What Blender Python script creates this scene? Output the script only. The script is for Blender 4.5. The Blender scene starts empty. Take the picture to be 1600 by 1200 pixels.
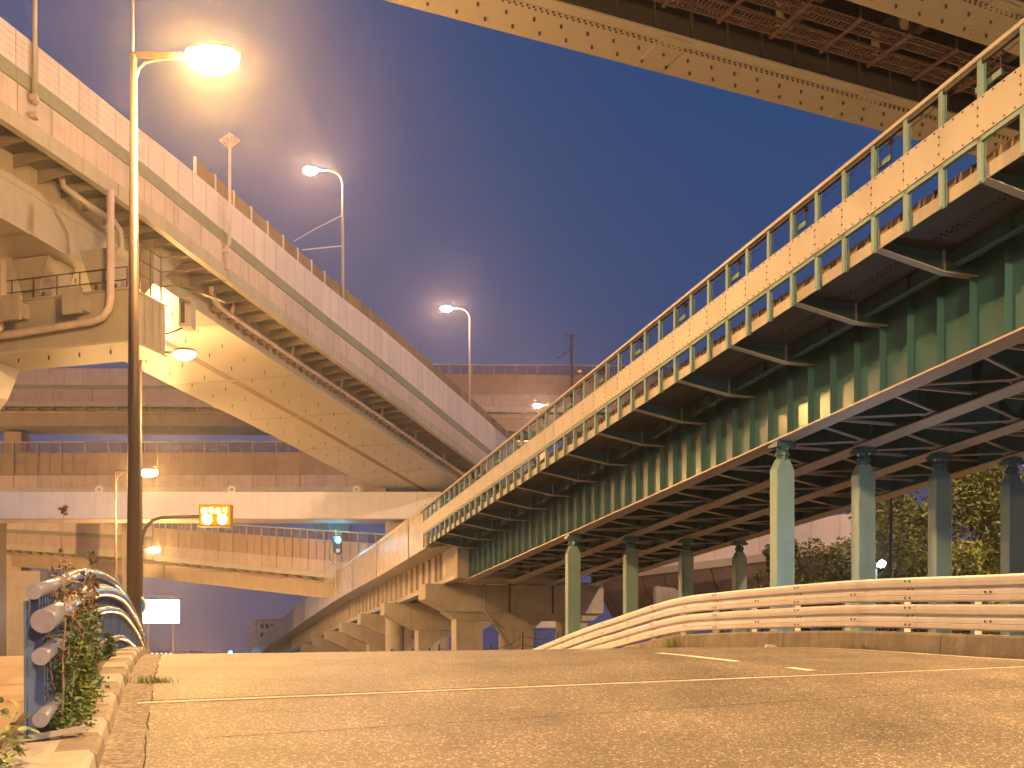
import bpy, math, random
from mathutils import Vector, Matrix
random.seed(11)
sc = bpy.context.scene
COL = sc.collection
R = math.radians

# ------------------------------------------------------------------ camera, world, exposure
cam_d = bpy.data.cameras.new('camera')
cam = bpy.data.objects.new('camera', cam_d); COL.objects.link(cam)
cam_d.sensor_width = 36.0; cam_d.lens = 36.0
cam_d.shift_y = 0.2625                 # rising front: verticals stay upright
cam_d.clip_start = 0.05; cam_d.clip_end = 3000
cam.location = (0, 0, 0); cam.rotation_euler = (R(90), 0, 0)
sc.camera = cam

W = bpy.data.worlds.new('World'); sc.world = W; W.use_nodes = True
nt = W.node_tree; nt.nodes.clear()
def N(t, k, **kw):
    n = t.nodes.new(k)
    for a, b in kw.items(): setattr(n, a, b)
    return n
out = N(nt, 'ShaderNodeOutputWorld')
skyt = N(nt, 'ShaderNodeTexSky', sky_type='NISHITA', sun_disc=False)
skyt.sun_elevation = R(1.0); skyt.sun_rotation = R(-75); skyt.altitude = 20
bg1 = N(nt, 'ShaderNodeBackground'); bg1.inputs[1].default_value = 0.05 * 0.10
nt.links.new(skyt.outputs[0], bg1.inputs[0])
tc = N(nt, 'ShaderNodeTexCoord'); sep = N(nt, 'ShaderNodeSeparateXYZ')
nt.links.new(tc.outputs['Generated'], sep.inputs[0])
ramp = N(nt, 'ShaderNodeValToRGB')
cr = ramp.color_ramp
cr.elements[0].position = 0.0; cr.elements[0].color = (0.090, 0.074, 0.150, 1)
cr.elements[1].position = 1.0; cr.elements[1].color = (0.002, 0.046, 0.172, 1)
for p_, c_ in ((0.12, (0.076, 0.076, 0.170, 1)), (0.32, (0.032, 0.066, 0.178, 1)), (0.55, (0.008, 0.056, 0.182, 1))):
    el = cr.elements.new(p_); el.color = c_
nt.links.new(sep.outputs[2], ramp.inputs[0])
bg2 = N(nt, 'ShaderNodeBackground'); bg2.inputs[1].default_value = 1.12
nt.links.new(ramp.outputs[0], bg2.inputs[0])
addw = N(nt, 'ShaderNodeAddShader')
nt.links.new(bg1.outputs[0], addw.inputs[0]); nt.links.new(bg2.outputs[0], addw.inputs[1])
nt.links.new(addw.outputs[0], out.inputs[0])

sc.view_settings.view_transform = 'Standard'
sc.view_settings.look = 'None'
sc.view_settings.gamma = 1.0
sc.view_settings.exposure = -0.15
sc.view_settings.use_curve_mapping = False
sc.cycles.use_denoising = True
sc.cycles.sample_clamp_indirect = 6.0
sc.cycles.max_bounces = 7
sc.cycles.diffuse_bounces = 4
sc.cycles.glossy_bounces = 3
sc.cycles.volume_bounces = 0
sc.cycles.transparent_max_bounces = 12
sc.cycles.caustics_reflective = False

HAZE = 0.0006
SODIUM = (1.0, 0.53, 0.17)
WARM = (1.0, 0.62, 0.32)
LED = (0.72, 0.86, 1.0)

# ------------------------------------------------------------------ helpers
ORG = {}
def org(o):
    return ORG.get(o.name, Vector((0, 0, 0))) if o is not None else Vector((0, 0, 0))

def thing(name, label, cat, loc, group=None):
    o = bpy.data.objects.new(name, None); COL.objects.link(o)
    o.empty_display_size = 0.3
    o.location = loc; o['label'] = label; o['category'] = cat
    if group: o['group'] = group
    ORG[o.name] = Vector(loc)
    return o

class MB:
    def __init__(s): s.v = []; s.f = []
    def add(s, vs, fs):
        b = len(s.v); s.v += [tuple(q) for q in vs]; s.f += [tuple(i + b for i in f) for f in fs]
    def hexa(s, p):      # p: bottom ring 0-3, top ring 4-7
        s.add(p, [(3, 2, 1, 0), (4, 5, 6, 7), (0, 1, 5, 4), (1, 2, 6, 5), (2, 3, 7, 6), (3, 0, 4, 7)])
    def box(s, x0, x1, y0, y1, z0, z1):
        s.hexa([(x0, y0, z0), (x1, y0, z0), (x1, y1, z0), (x0, y1, z0), (x0, y0, z1), (x1, y0, z1), (x1, y1, z1), (x0, y1, z1)])
    def prism(s, ring, off):
        n = len(ring); off = Vector(off)
        a = [Vector(q) for q in ring]; b = [q + off for q in a]
        s.add(a + b, [tuple(range(n - 1, -1, -1)), tuple(range(n, 2 * n))] + [(i, (i + 1) % n, n + (i + 1) % n, n + i) for i in range(n)])
    def loft(s, rings, caps=True):
        n = len(rings[0]); vs = [q for r in rings for q in r]; fs = []
        for k in range(len(rings) - 1):
            for i in range(n):
                j = (i + 1) % n
                fs.append((k * n + i, k * n + j, (k + 1) * n + j, (k + 1) * n + i))
        if caps:
            fs.append(tuple(range(n - 1, -1, -1))); m = (len(rings) - 1) * n
            fs.append(tuple(range(m, m + n)))
        s.add(vs, fs)
    def tube(s, pts, r, n=8, caps=True):
        pts = [Vector(q) for q in pts]; rr = r if isinstance(r, (list, tuple)) else [r] * len(pts)
        rings = []; up = None
        for k, q in enumerate(pts):
            t = (pts[min(k + 1, len(pts) - 1)] - pts[max(k - 1, 0)]).normalized()
            if up is None:
                up = Vector((0, 0, 1)) if abs(t.z) < .9 else Vector((0, 1, 0))
            a = t.cross(up).normalized(); b = a.cross(t).normalized(); up = b
            rings.append([q + (a * math.cos(2 * math.pi * i / n) + b * math.sin(2 * math.pi * i / n)) * rr[k] for i in range(n)])
        s.loft(rings, caps)
    def bar(s, p0, p1, w, h):
        p0 = Vector(p0); p1 = Vector(p1); t = (p1 - p0).normalized()
        up = Vector((0, 0, 1)) if abs(t.z) < .95 else Vector((0, 1, 0))
        a = t.cross(up).normalized() * (w / 2); b = a.cross(t).normalized() * (h / 2)
        s.hexa([p0 - a - b, p0 + a - b, p1 + a - b, p1 - a - b, p0 - a + b, p0 + a + b, p1 + a + b, p1 - a + b])
    def ellipsoid(s, c, rx, ry, rz, n=12, m=8, zmin=-1.0, zmax=1.0):
        c = Vector(c); rings = []
        a0 = math.asin(max(-1, zmin)); a1 = math.asin(min(1, zmax))
        for k in range(m + 1):
            th = a0 + (a1 - a0) * k / m
            cz = math.cos(th); sz = math.sin(th)
            cz = max(cz, 0.02)
            rings.append([c + Vector((rx * cz * math.cos(2 * math.pi * i / n), ry * cz * math.sin(2 * math.pi * i / n), rz * sz)) for i in range(n)])
        s.loft(rings)
    def mesh(s, name, m, o=Vector((0, 0, 0)), smooth=False):
        me = bpy.data.meshes.new(name)
        me.from_pydata([(x - o.x, y - o.y, z - o.z) for x, y, z in s.v], [], s.f)
        me.materials.append(m)
        if smooth: me.polygons.foreach_set('use_smooth', [True] * len(me.polygons))
        me.update()
        return me
    def build(s, name, m, parent=None, label=None, kind=None, smooth=False):
        o_ = org(parent)
        ob = bpy.data.objects.new(name, s.mesh(name, m, o_, smooth)); COL.objects.link(ob)
        if parent is not None:
            ob.parent = parent
        ORG[ob.name] = o_
        if label: ob['label'] = label
        if kind: ob['kind'] = kind
        return ob

def solo(mb, name, m, label, cat, loc, group=None, kind=None, smooth=False):
    loc = Vector(loc)
    ob = bpy.data.objects.new(name, mb.mesh(name, m, loc, smooth)); COL.objects.link(ob); ob.location = loc
    ORG[ob.name] = loc
    if label: ob['label'] = label
    if cat: ob['category'] = cat
    if group: ob['group'] = group
    if kind: ob['kind'] = kind
    return ob

def inst(src, parent, loc, rotz=0.0, kind=None):      # a copy of a part (shared mesh) at a place relative to its thing
    o = src.copy(); COL.objects.link(o); o.parent = parent
    o.location = loc; o.rotation_euler = (0, 0, rotz)
    return o

def clone(root, loc, label, rotz=None):                # a copy of a thing with copies of its parts and sub-parts
    r = root.copy(); COL.objects.link(r); r.location = loc; r['label'] = label
    if rotz is not None: r.rotation_euler = (0, 0, rotz)
    for ch in list(root.children):
        c = ch.copy(); COL.objects.link(c); c.parent = r
        for g in list(ch.children):
            d = g.copy(); COL.objects.link(d); d.parent = c
    return r

F_, CX, HY = 1600.0, 800.0, 1020.0
def P(px, py, Y):      # a point at depth Y along a sight line measured in the photograph
    return Vector(((px - CX) / F_ * Y, Y, (HY - py) / F_ * Y))

def interp(tab):      # monotone cubic through a table
    xs = [a for a, b in tab]; ys = [b for a, b in tab]; n = len(xs)
    d = [(ys[i + 1] - ys[i]) / (xs[i + 1] - xs[i]) for i in range(n - 1)]
    m = [d[0]] + [0 if d[i - 1] * d[i] <= 0 else 2 * d[i - 1] * d[i] / (d[i - 1] + d[i]) for i in range(1, n - 1)] + [d[-1]]
    def f(x):
        if x <= xs[0]: return ys[0] + m[0] * (x - xs[0])
        if x >= xs[-1]: return ys[-1] + m[-1] * (x - xs[-1])
        i = 0
        while x > xs[i + 1]: i += 1
        h = xs[i + 1] - xs[i]; t = (x - xs[i]) / h
        return (2*t**3-3*t*t+1)*ys[i] + (t**3-2*t*t+t)*h*m[i] + (-2*t**3+3*t*t)*ys[i+1] + (t**3-t*t)*h*m[i+1]
    return f

class Line:      # straight alignment: u along, v across, z above the profile zf(u)
    def __init__(s, o, d, e, zf): s.o = Vector(o); s.d = Vector(d); s.e = Vector(e); s.zf = zf
    def pt(s, u, v, z):
        return Vector((s.o.x + s.d.x * u + s.e.x * v, s.o.y + s.d.y * u + s.e.y * v, s.zf(u) + z))
def ev(a, u): return a(u) if callable(a) else a
def CB(mb, L, u0, u1, v0, v1, z0, z1, n=1):
    for k in range(n):
        a = u0 + (u1 - u0) * k / n; b = u0 + (u1 - u0) * (k + 1) / n
        mb.hexa([L.pt(a, v0, ev(z0, a)), L.pt(b, v0, ev(z0, b)), L.pt(b, v1, ev(z0, b)), L.pt(a, v1, ev(z0, a)),
                 L.pt(a, v0, ev(z1, a)), L.pt(b, v0, ev(z1, b)), L.pt(b, v1, ev(z1, b)), L.pt(a, v1, ev(z1, a))])
    return mb
def SEC(mb, L, us, poly):
    mb.loft([[L.pt(u, v, z) for v, z in poly] for u in us]); return mb
def frange(a, b, s):
    o = []; x = a
    while x < b - 1e-6: o.append(x); x += s
    return o

# ------------------------------------------------------------------ materials
def mat(name, col, rough=.6, metal=0.0, var=.18, scale=.8, streak=0.0, scol=(.12, .07, .04), bump=0.0, bscale=30, spec=.5,
        speck=0.0, speckscale=60, objvar=.06, coat=0.0, sfreq=1.6, slen=.07, rvar=.1):
    m = bpy.data.materials.new(name); m.use_nodes = True; t = m.node_tree; b = t.nodes['Principled BSDF']
    L = t.links.new
    geo = N(t, 'ShaderNodeNewGeometry')
    n1 = N(t, 'ShaderNodeTexNoise'); n1.inputs['Scale'].default_value = scale; n1.inputs['Detail'].default_value = 6; n1.inputs['Roughness'].default_value = .62
    L(geo.outputs['Position'], n1.inputs['Vector'])
    mr = N(t, 'ShaderNodeMapRange'); mr.inputs[1].default_value = .3; mr.inputs[2].default_value = .7
    mr.inputs[3].default_value = 1 - var; mr.inputs[4].default_value = 1 + var
    L(n1.outputs[0], mr.inputs[0])
    oi = N(t, 'ShaderNodeObjectInfo')
    mo = N(t, 'ShaderNodeMapRange'); mo.inputs[3].default_value = 1 - objvar; mo.inputs[4].default_value = 1 + objvar
    L(oi.outputs['Random'], mo.inputs[0])
    mul = N(t, 'ShaderNodeMath', operation='MULTIPLY'); L(mr.outputs[0], mul.inputs[0]); L(mo.outputs[0], mul.inputs[1])
    mix = N(t, 'ShaderNodeMix', data_type='RGBA', blend_type='MULTIPLY'); mix.inputs[0].default_value = 1
    mix.inputs[6].default_value = (*col, 1)
    cmb = N(t, 'ShaderNodeCombineColor')
    for i in range(3): L(mul.outputs[0], cmb.inputs[i])
    L(cmb.outputs[0], mix.inputs[7])
    c = mix.outputs[2]
    if streak > 0:
        mp = N(t, 'ShaderNodeMapping'); mp.inputs['Scale'].default_value = (sfreq, sfreq, slen)
        L(geo.outputs['Position'], mp.inputs['Vector'])
        n2 = N(t, 'ShaderNodeTexNoise'); n2.inputs['Scale'].default_value = 1.6; n2.inputs['Detail'].default_value = 5; n2.inputs['Roughness'].default_value = .7
        L(mp.outputs[0], n2.inputs['Vector'])
        r2 = N(t, 'ShaderNodeMapRange'); r2.inputs[1].default_value = .5; r2.inputs[2].default_value = .74; r2.inputs[4].default_value = streak
        L(n2.outputs[0], r2.inputs[0])
        mx = N(t, 'ShaderNodeMix', data_type='RGBA'); L(r2.outputs[0], mx.inputs[0]); L(c, mx.inputs[6]); mx.inputs[7].default_value = (*scol, 1)
        c = mx.outputs[2]
    if speck > 0:
        vo = N(t, 'ShaderNodeTexVoronoi'); vo.inputs['Scale'].default_value = speckscale
        L(geo.outputs['Position'], vo.inputs['Vector'])
        r3 = N(t, 'ShaderNodeSeparateColor'); L(vo.outputs['Color'], r3.inputs[0])
        r4 = N(t, 'ShaderNodeMapRange'); r4.inputs[3].default_value = 1 - speck; r4.inputs[4].default_value = 1 + speck
        L(r3.outputs[0], r4.inputs[0])
        mx = N(t, 'ShaderNodeMix', data_type='RGBA', blend_type='MULTIPLY'); mx.inputs[0].default_value = 1
        cc = N(t, 'ShaderNodeCombineColor')
        for i in range(3): L(r4.outputs[0], cc.inputs[i])
        L(c, mx.inputs[6]); L(cc.outputs[0], mx.inputs[7]); c = mx.outputs[2]
    L(c, b.inputs['Base Color'])
    rr = N(t, 'ShaderNodeMapRange'); rr.inputs[1].default_value = .3; rr.inputs[2].default_value = .7
    rr.inputs[3].default_value = max(.05, rough - rvar); rr.inputs[4].default_value = min(1, rough + rvar)
    L(n1.outputs[0], rr.inputs[0]); L(rr.outputs[0], b.inputs['Roughness'])
    b.inputs['Metallic'].default_value = metal
    b.inputs['Specular IOR Level'].default_value = spec
    if coat: b.inputs['Coat Weight'].default_value = coat; b.inputs['Coat Roughness'].default_value = .12
    if bump > 0:
        n3 = N(t, 'ShaderNodeTexNoise'); n3.inputs['Scale'].default_value = bscale; n3.inputs['Detail'].default_value = 4
        L(geo.outputs['Position'], n3.inputs['Vector'])
        bp = N(t, 'ShaderNodeBump'); bp.inputs['Strength'].default_value = bump; bp.inputs['Distance'].default_value = .02
        L(n3.outputs[0], bp.inputs['Height']); L(bp.outputs[0], b.inputs['Normal'])
    return m

def emit(name, col, strength):
    m = bpy.data.materials.new(name); m.use_nodes = True; t = m.node_tree; t.nodes.clear()
    o = N(t, 'ShaderNodeOutputMaterial'); e = N(t, 'ShaderNodeEmission')
    e.inputs[0].default_value = (*col, 1); e.inputs[1].default_value = strength
    t.links.new(e.outputs[0], o.inputs[0]); return m

M = {}
M['cream_paint'] = mat('cream_paint', (.46, .42, .355), .42, var=.08, streak=.18, scol=(.40, .30, .18), objvar=.05)
M['teal_paint'] = mat('teal_paint', (.042, .118, .132), .23, var=.06, streak=.04, scol=(.08, .12, .09), rvar=.035, spec=.8, objvar=.06)
M['teal_light'] = mat('teal_light', (.185, .30, .285), .45, var=.12, streak=.25, scol=(.15, .12, .07))
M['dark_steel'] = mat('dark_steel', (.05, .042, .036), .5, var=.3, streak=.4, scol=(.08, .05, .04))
M['flange_paint'] = mat('flange_paint', (.52, .43, .38), .32, var=.1, scale=2.0, rvar=.04)
M['brown_mesh'] = mat('brown_mesh', (.22, .15, .09), .7, var=.25, objvar=.15)
M['rust'] = mat('rust', (.10, .055, .045), .8, var=.35, scale=3)
M['hanger'] = mat('hanger', (.21, .14, .105), .6, var=.2)
M['rib_steel'] = mat('rib_steel', (.17, .14, .11), .55, var=.2)
M['galv'] = mat('galv', (.42, .40, .37), .45, metal=.3, var=.1)
M['pole_brown'] = mat('pole_brown', (.065, .045, .034), .42, var=.12, streak=.2, scol=(.1, .06, .04))
M['lilac_paint'] = mat('lilac_paint', (.66, .60, .62), .5, var=.07, streak=.22, scol=(.26, .19, .17), objvar=.07, sfreq=2.5)
M['olive_band'] = mat('olive_band', (.24, .25, .19), .55, var=.12, streak=.2)
M['fascia'] = mat('fascia', (.52, .44, .42), .6, var=.14, streak=.5, scol=(.19, .12, .10), objvar=.08, sfreq=3.0)
M['edge_beam'] = mat('edge_beam', (.40, .37, .31), .55, var=.12, streak=.4, scol=(.2, .14, .1))
M['box_steel'] = mat('box_steel', (.31, .285, .25), .38, var=.12, streak=.35, scol=(.2, .15, .1), objvar=.03)
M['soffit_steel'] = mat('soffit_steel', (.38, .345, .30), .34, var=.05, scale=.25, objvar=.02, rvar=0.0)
M['white_steel'] = mat('white_steel', (.70, .68, .70), .45, var=.06, streak=.3, scol=(.42, .38, .26), sfreq=1.0, objvar=.02)
M['concrete'] = mat('concrete', (.42, .38, .32), .85, var=.15, streak=.4, scol=(.22, .16, .10), bump=.2, bscale=14, objvar=.06)
M['concrete_wall'] = mat('concrete_wall', (.40, .34, .28), .42, var=.42, scale=1.3, streak=.5, scol=(.20, .14, .10), bump=.6, bscale=5, spec=.8)
M['dirty_concrete'] = mat('dirty_concrete', (.24, .21, .16), .9, var=.3, scale=2.5, streak=.6, scol=(.10, .08, .05), bump=.35, bscale=18, sfreq=5, slen=.5)
M['brown_fence'] = mat('brown_fence', (.29, .195, .13), .55, var=.12, objvar=.12)
M['tan_frame'] = mat('tan_frame', (.25, .195, .125), .5)
M['mauve_concrete'] = mat('mauve_concrete', (.41, .315, .27), .7, var=.14, streak=.5, scol=(.2, .13, .12), sfreq=2)
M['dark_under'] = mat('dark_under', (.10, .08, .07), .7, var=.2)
M['tan_girder'] = mat('tan_girder', (.36, .27, .18), .5, var=.12, streak=.3, scol=(.2, .14, .08))
M['rail_white'] = mat('rail_white', (.64, .62, .60), .38, var=.07, scale=2.5, streak=.35, scol=(.36, .29, .22), objvar=.03)
M['blue_fence'] = mat('blue_fence', (.11, .17, .36), .24, var=.08, rvar=.03, spec=.6, objvar=.03)
M['blue_cap'] = mat('blue_cap', (.26, .26, .36), .45, var=.12, scale=12)
M['kerb_light'] = mat('kerb_light', (.36, .33, .27), .85, var=.2, scale=6, bump=.4, bscale=30, objvar=.08)
M['kerb_dark'] = mat('kerb_dark', (.24, .205, .15), .9, var=.3, scale=6, bump=.4, bscale=30, objvar=.1)
M['dirt'] = mat('dirt', (.16, .12, .07), .95, var=.4, scale=9, bump=.6, bscale=30)
M['tar'] = mat('tar', (.045, .036, .026), .95, var=.2, spec=0.0)
M['rail_tube'] = mat('rail_tube', (.20, .205, .27), .25, var=.07, rvar=.03)
M['gutter'] = mat('gutter', (.20, .17, .135), .85, var=.35, scale=8, bump=.6, bscale=35, speck=.5, speckscale=40)
M['mauve_dark'] = mat('mauve_dark', (.21, .16, .145), .75, var=.25, streak=.5, scol=(.10, .07, .06), sfreq=1.2)
M['paving'] = mat('paving', (.34, .24, .13), .8, var=.15, scale=3, bump=.2, bscale=25)
M['ground'] = mat('ground', (.11, .095, .075), .9, var=.35, scale=.15)
M['paint_line'] = mat('paint_line', (.72, .68, .58), .7, var=.3, scale=14)
M['joint_lit_lip'] = mat('joint_lit_lip', (.55, .47, .36), .7, var=.3, scale=3)
M['black'] = mat('black', (.025, .025, .027), .5, var=.1)
M['trunk'] = mat('trunk', (.09, .065, .045), .9, var=.3, scale=5)
M['stem'] = mat('stem', (.26, .21, .16), .8, var=.3, scale=20)
def leafmat(name, a, b_, sc_=2.0):
    m = bpy.data.materials.new(name); m.use_nodes = True; t = m.node_tree; b = t.nodes['Principled BSDF']
    g = N(t, 'ShaderNodeNewGeometry')
    r = N(t, 'ShaderNodeValToRGB'); r.color_ramp.elements[0].color = (*a, 1); r.color_ramp.elements[1].color = (*b_, 1)
    n = N(t, 'ShaderNodeTexNoise'); n.inputs['Scale'].default_value = sc_
    t.links.new(g.outputs['Position'], n.inputs['Vector'])
    ad = N(t, 'ShaderNodeMath', operation='ADD'); t.links.new(n.outputs[0], ad.inputs[0])
    ml = N(t, 'ShaderNodeMath', operation='MULTIPLY_ADD'); ml.inputs[1].default_value = .5; ml.inputs[2].default_value = -.25
    t.links.new(g.outputs['Random Per Island'], ml.inputs[0]); t.links.new(ml.outputs[0], ad.inputs[1])
    t.links.new(ad.outputs[0], r.inputs[0]); t.links.new(r.outputs[0], b.inputs['Base Color'])
    b.inputs['Roughness'].default_value = .5
    b.inputs['Specular IOR Level'].default_value = .3
    return m
M['leaf_tree'] = leafmat('leaf_tree', (.05, .075, .012), (.16, .165, .028), .5)
M['leaf_bright'] = leafmat('leaf_bright', (.09, .13, .02), (.22, .24, .04), .8)
M['leaf_vine'] = leafmat('leaf_vine', (.05, .10, .035), (.14, .22, .075), 6)
M['leaf_brown'] = leafmat('leaf_brown', (.10, .06, .02), (.20, .13, .04), 6)
M['leaf_bush'] = leafmat('leaf_bush', (.20, .28, .12), (.38, .42, .20), 9)
M['blue_sign'] = mat('blue_sign', (.03, .17, .42), .4, var=.05)
M['white_rim'] = mat('white_rim', (.75, .75, .75), .5, var=.05)
M['amber_board'] = mat('amber_board', (.30, .13, .01), .5, var=.05)
g_ = bpy.data.materials.new('clear_panel'); g_.use_nodes = True
b_ = g_.node_tree.nodes['Principled BSDF']
t_ = g_.node_tree; tr_ = N(t_, 'ShaderNodeBsdfTransparent'); tr_.inputs[0].default_value = (.80, .74, .76, 1)
mxs = N(t_, 'ShaderNodeMixShader'); mxs.inputs[0].default_value = .22
b_.inputs['Base Color'].default_value = (.30, .24, .26, 1); b_.inputs['Roughness'].default_value = .2
t_.links.new(tr_.outputs[0], mxs.inputs[1]); t_.links.new(b_.outputs[0], mxs.inputs[2])
t_.links.new(mxs.outputs[0], t_.nodes['Material Output'].inputs[0])
M['clear_panel'] = g_

# asphalt: aggregate, tyre bands, cracks
def asphalt():
    m = bpy.data.materials.new('asphalt'); m.use_nodes = True; t = m.node_tree; b = t.nodes['Principled BSDF']; L = t.links.new
    geo = N(t, 'ShaderNodeNewGeometry')
    vo = N(t, 'ShaderNodeTexVoronoi'); vo.inputs['Scale'].default_value = 74; L(geo.outputs['Position'], vo.inputs['Vector'])
    sp = N(t, 'ShaderNodeSeparateColor'); L(vo.outputs['Color'], sp.inputs[0])
    r = N(t, 'ShaderNodeValToRGB'); e = r.color_ramp
    e.elements[0].color = (.070, .057, .040, 1); e.elements[1].color = (.50, .43, .31, 1)
    k = e.elements.new(.55); k.color = (.118, .099, .073, 1)
    k = e.elements.new(.88); k.color = (.175, .145, .10, 1)
    L(sp.outputs[0], r.inputs[0])
    n = N(t, 'ShaderNodeTexNoise'); n.inputs['Scale'].default_value = .7; n.inputs['Detail'].default_value = 8; L(geo.outputs['Position'], n.inputs['Vector'])
    mr = N(t, 'ShaderNodeMapRange'); mr.inputs[1].default_value = .3; mr.inputs[2].default_value = .7; mr.inputs[3].default_value = .72; mr.inputs[4].default_value = 1.28
    L(n.outputs[0], mr.inputs[0])
    mp = N(t, 'ShaderNodeMapping'); mp.inputs['Rotation'].default_value = (0, 0, R(-18.24)); mp.inputs['Scale'].default_value = (1.1, .04, 1)
    L(geo.outputs['Position'], mp.inputs['Vector'])
    n2 = N(t, 'ShaderNodeTexNoise'); n2.inputs['Scale'].default_value = 1.0; n2.inputs['Detail'].default_value = 3; L(mp.outputs[0], n2.inputs['Vector'])
    mr2 = N(t, 'ShaderNodeMapRange'); mr2.inputs[1].default_value = .35; mr2.inputs[2].default_value = .65; mr2.inputs[3].default_value = .85; mr2.inputs[4].default_value = 1.15
    L(n2.outputs[0], mr2.inputs[0])
    mu = N(t, 'ShaderNodeMath', operation='MULTIPLY'); L(mr.outputs[0], mu.inputs[0]); L(mr2.outputs[0], mu.inputs[1])
    v2 = N(t, 'ShaderNodeTexVoronoi', feature='DISTANCE_TO_EDGE'); v2.inputs['Scale'].default_value = .22
    nd = N(t, 'ShaderNodeTexNoise'); nd.inputs['Scale'].default_value = 1.3; nd.inputs['Detail'].default_value = 6; L(geo.outputs['Position'], nd.inputs['Vector'])
    vm = N(t, 'ShaderNodeVectorMath', operation='MULTIPLY_ADD'); vm.inputs[1].default_value = (1.2, 1.2, 0); L(nd.outputs['Color'], vm.inputs[0]); L(geo.outputs['Position'], vm.inputs[2])
    L(vm.outputs[0], v2.inputs['Vector'])
    cr_ = N(t, 'ShaderNodeMapRange'); cr_.inputs[1].default_value = .0; cr_.inputs[2].default_value = .006; cr_.inputs[3].default_value = .72; cr_.inputs[4].default_value = 1
    L(v2.outputs['Distance'], cr_.inputs[0])
    mu2 = N(t, 'ShaderNodeMath', operation='MULTIPLY'); L(mu.outputs[0], mu2.inputs[0]); L(cr_.outputs[0], mu2.inputs[1])
    cc = N(t, 'ShaderNodeCombineColor')
    for i in range(3): L(mu2.outputs[0], cc.inputs[i])
    mx = N(t, 'ShaderNodeMix', data_type='RGBA', blend_type='MULTIPLY'); mx.inputs[0].default_value = 1
    L(r.outputs[0], mx.inputs[6]); L(cc.outputs[0], mx.inputs[7]); L(mx.outputs[2], b.inputs['Base Color'])
    b.inputs['Roughness'].default_value = .62; b.inputs['Specular IOR Level'].default_value = .45
    bp = N(t, 'ShaderNodeBump'); bp.inputs['Strength'].default_value = .55; bp.inputs['Distance'].default_value = .012
    L(vo.outputs['Distance'], bp.inputs['Height']); L(bp.outputs[0], b.inputs['Normal'])
    return m
M['asphalt'] = asphalt()
M['lamp_sodium'] = emit('lamp_sodium', SODIUM, 3600)
M['fill_kerb'] = emit('fill_kerb', (1.0, .60, .26), 4200)
M['lamp_sodium_low'] = emit('lamp_sodium_low', SODIUM, 1100)
M['fill_overhead'] = emit('fill_overhead', (1.0, .66, .42), 26000)
M['fill_trees'] = emit('fill_trees', SODIUM, 13000)
M['fill_far_left'] = emit('fill_far_left', SODIUM, 22000)
M['lamp_sodium_far'] = emit('lamp_sodium_far', SODIUM, 4000)
M['lamp_sodium_near'] = emit('lamp_sodium_near', SODIUM, 3400)
M['fill_side'] = emit('fill_side', SODIUM, 3000)
M['fill_pier'] = emit('fill_pier', SODIUM, 500)
M['lamp_deck'] = emit('lamp_deck', (1.0, .56, .34), 3000)
M['lamp_led'] = emit('lamp_led', (.55, .76, 1.0), 750)
M['fill_cool'] = emit('fill_cool', (.92, .90, 1.0), 2300)
M['lamp_white'] = emit('lamp_white', (.90, .93, 1.0), 650)
M['signal_ring'] = emit('signal_ring', (.01, .62, 1.0), 3.0)
M['signal_far'] = emit('signal_far', (.06, .75, 1.0), 60)
M['signal_green'] = emit('signal_green', (.05, .70, 1.0), 4500)
M['amber_text'] = emit('amber_text', (1.0, .80, .22), 22)
M['amber_light'] = emit('amber_light', (1.0, .62, .08), 130)
M['amber_glow'] = emit('amber_glow', (1.0, .44, .004), 1.15)
M['board_white'] = emit('board_white', (.86, .93, 1.0), 9)
M['city_light'] = emit('city_light', (1.0, .75, .6), 6)

# ------------------------------------------------------------------ ground and road
DX, DY = -.313, .9496
zL = interp([(-14, -2.9), (-5, -1.95), (0, -1.38), (4, -.98), (7.55, -.64), (11.2, -.26), (14.5, -.09), (17.35, -.03), (22, -.12), (28.1, -.47), (31.9, -1.1), (40, -2.5), (55, -4.4), (75, -5.85), (95, -5.98)])
zR = interp([(-14, -1.3), (-5, -.80), (0, -.53), (5, -.29), (10.7, -.07), (15, .09), (19.3, .12), (24, -.27), (29.8, -1.0), (40, -2.5), (55, -4.4), (75, -5.85), (95, -5.98)])
def rz(s, q):
    w = min(1.15, max(-.6, (q + .88) / 11.52)); return zL(s) * (1 - w) + zR(s) * w
def RP(s, q, dz=0.0):
    return Vector((DX * s + DY * q, DY * s - DX * q, rz(s, q) + dz))
# note: q axis = (.9496, .313)

mb = MB(); mb.box(-600, 600, -120, 640, -6.4, -6.0)
solo(mb, 'ground', M['ground'], None, None, (0, 0, -6.0), kind='structure')

def sheet(mb, ss, qs, dz, skirt=None):
    n = len(qs); b = len(mb.v)
    for s in ss:
        for q in qs: mb.v.append(tuple(RP(s, q, dz)))
    for i in range(len(ss) - 1):
        for j in range(n - 1):
            a = b + i * n + j; mb.f.append((a, a + 1, a + n + 1, a + n))
ss = frange(-12, 96, .5); qs = [-.46 + 10.85 * k / 22 for k in range(23)]
mb = MB(); sheet(mb, ss, qs, 0)
# side walls of the embankment
for q, sg in ((10.39, 1),):
    b = len(mb.v)
    for s in ss: mb.v.append(tuple(RP(s, q))); p = RP(s, q); mb.v.append((p.x, p.y, -6.2))
    for i in range(len(ss) - 1): mb.f.append((b + 2 * i, b + 2 * i + 1, b + 2 * i + 3, b + 2 * i + 2))
road = solo(mb, 'road', M['asphalt'], None, None, (0, 0, 0), kind='structure')

def strip(mb, s0, s1, q0, q1, dz, n=4, th=None):
    pts = [s0 + (s1 - s0) * k / n for k in range(n + 1)]
    sheet(mb, pts, [q0 + (q1 - q0) * k / 3 for k in range(4)], dz)
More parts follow.
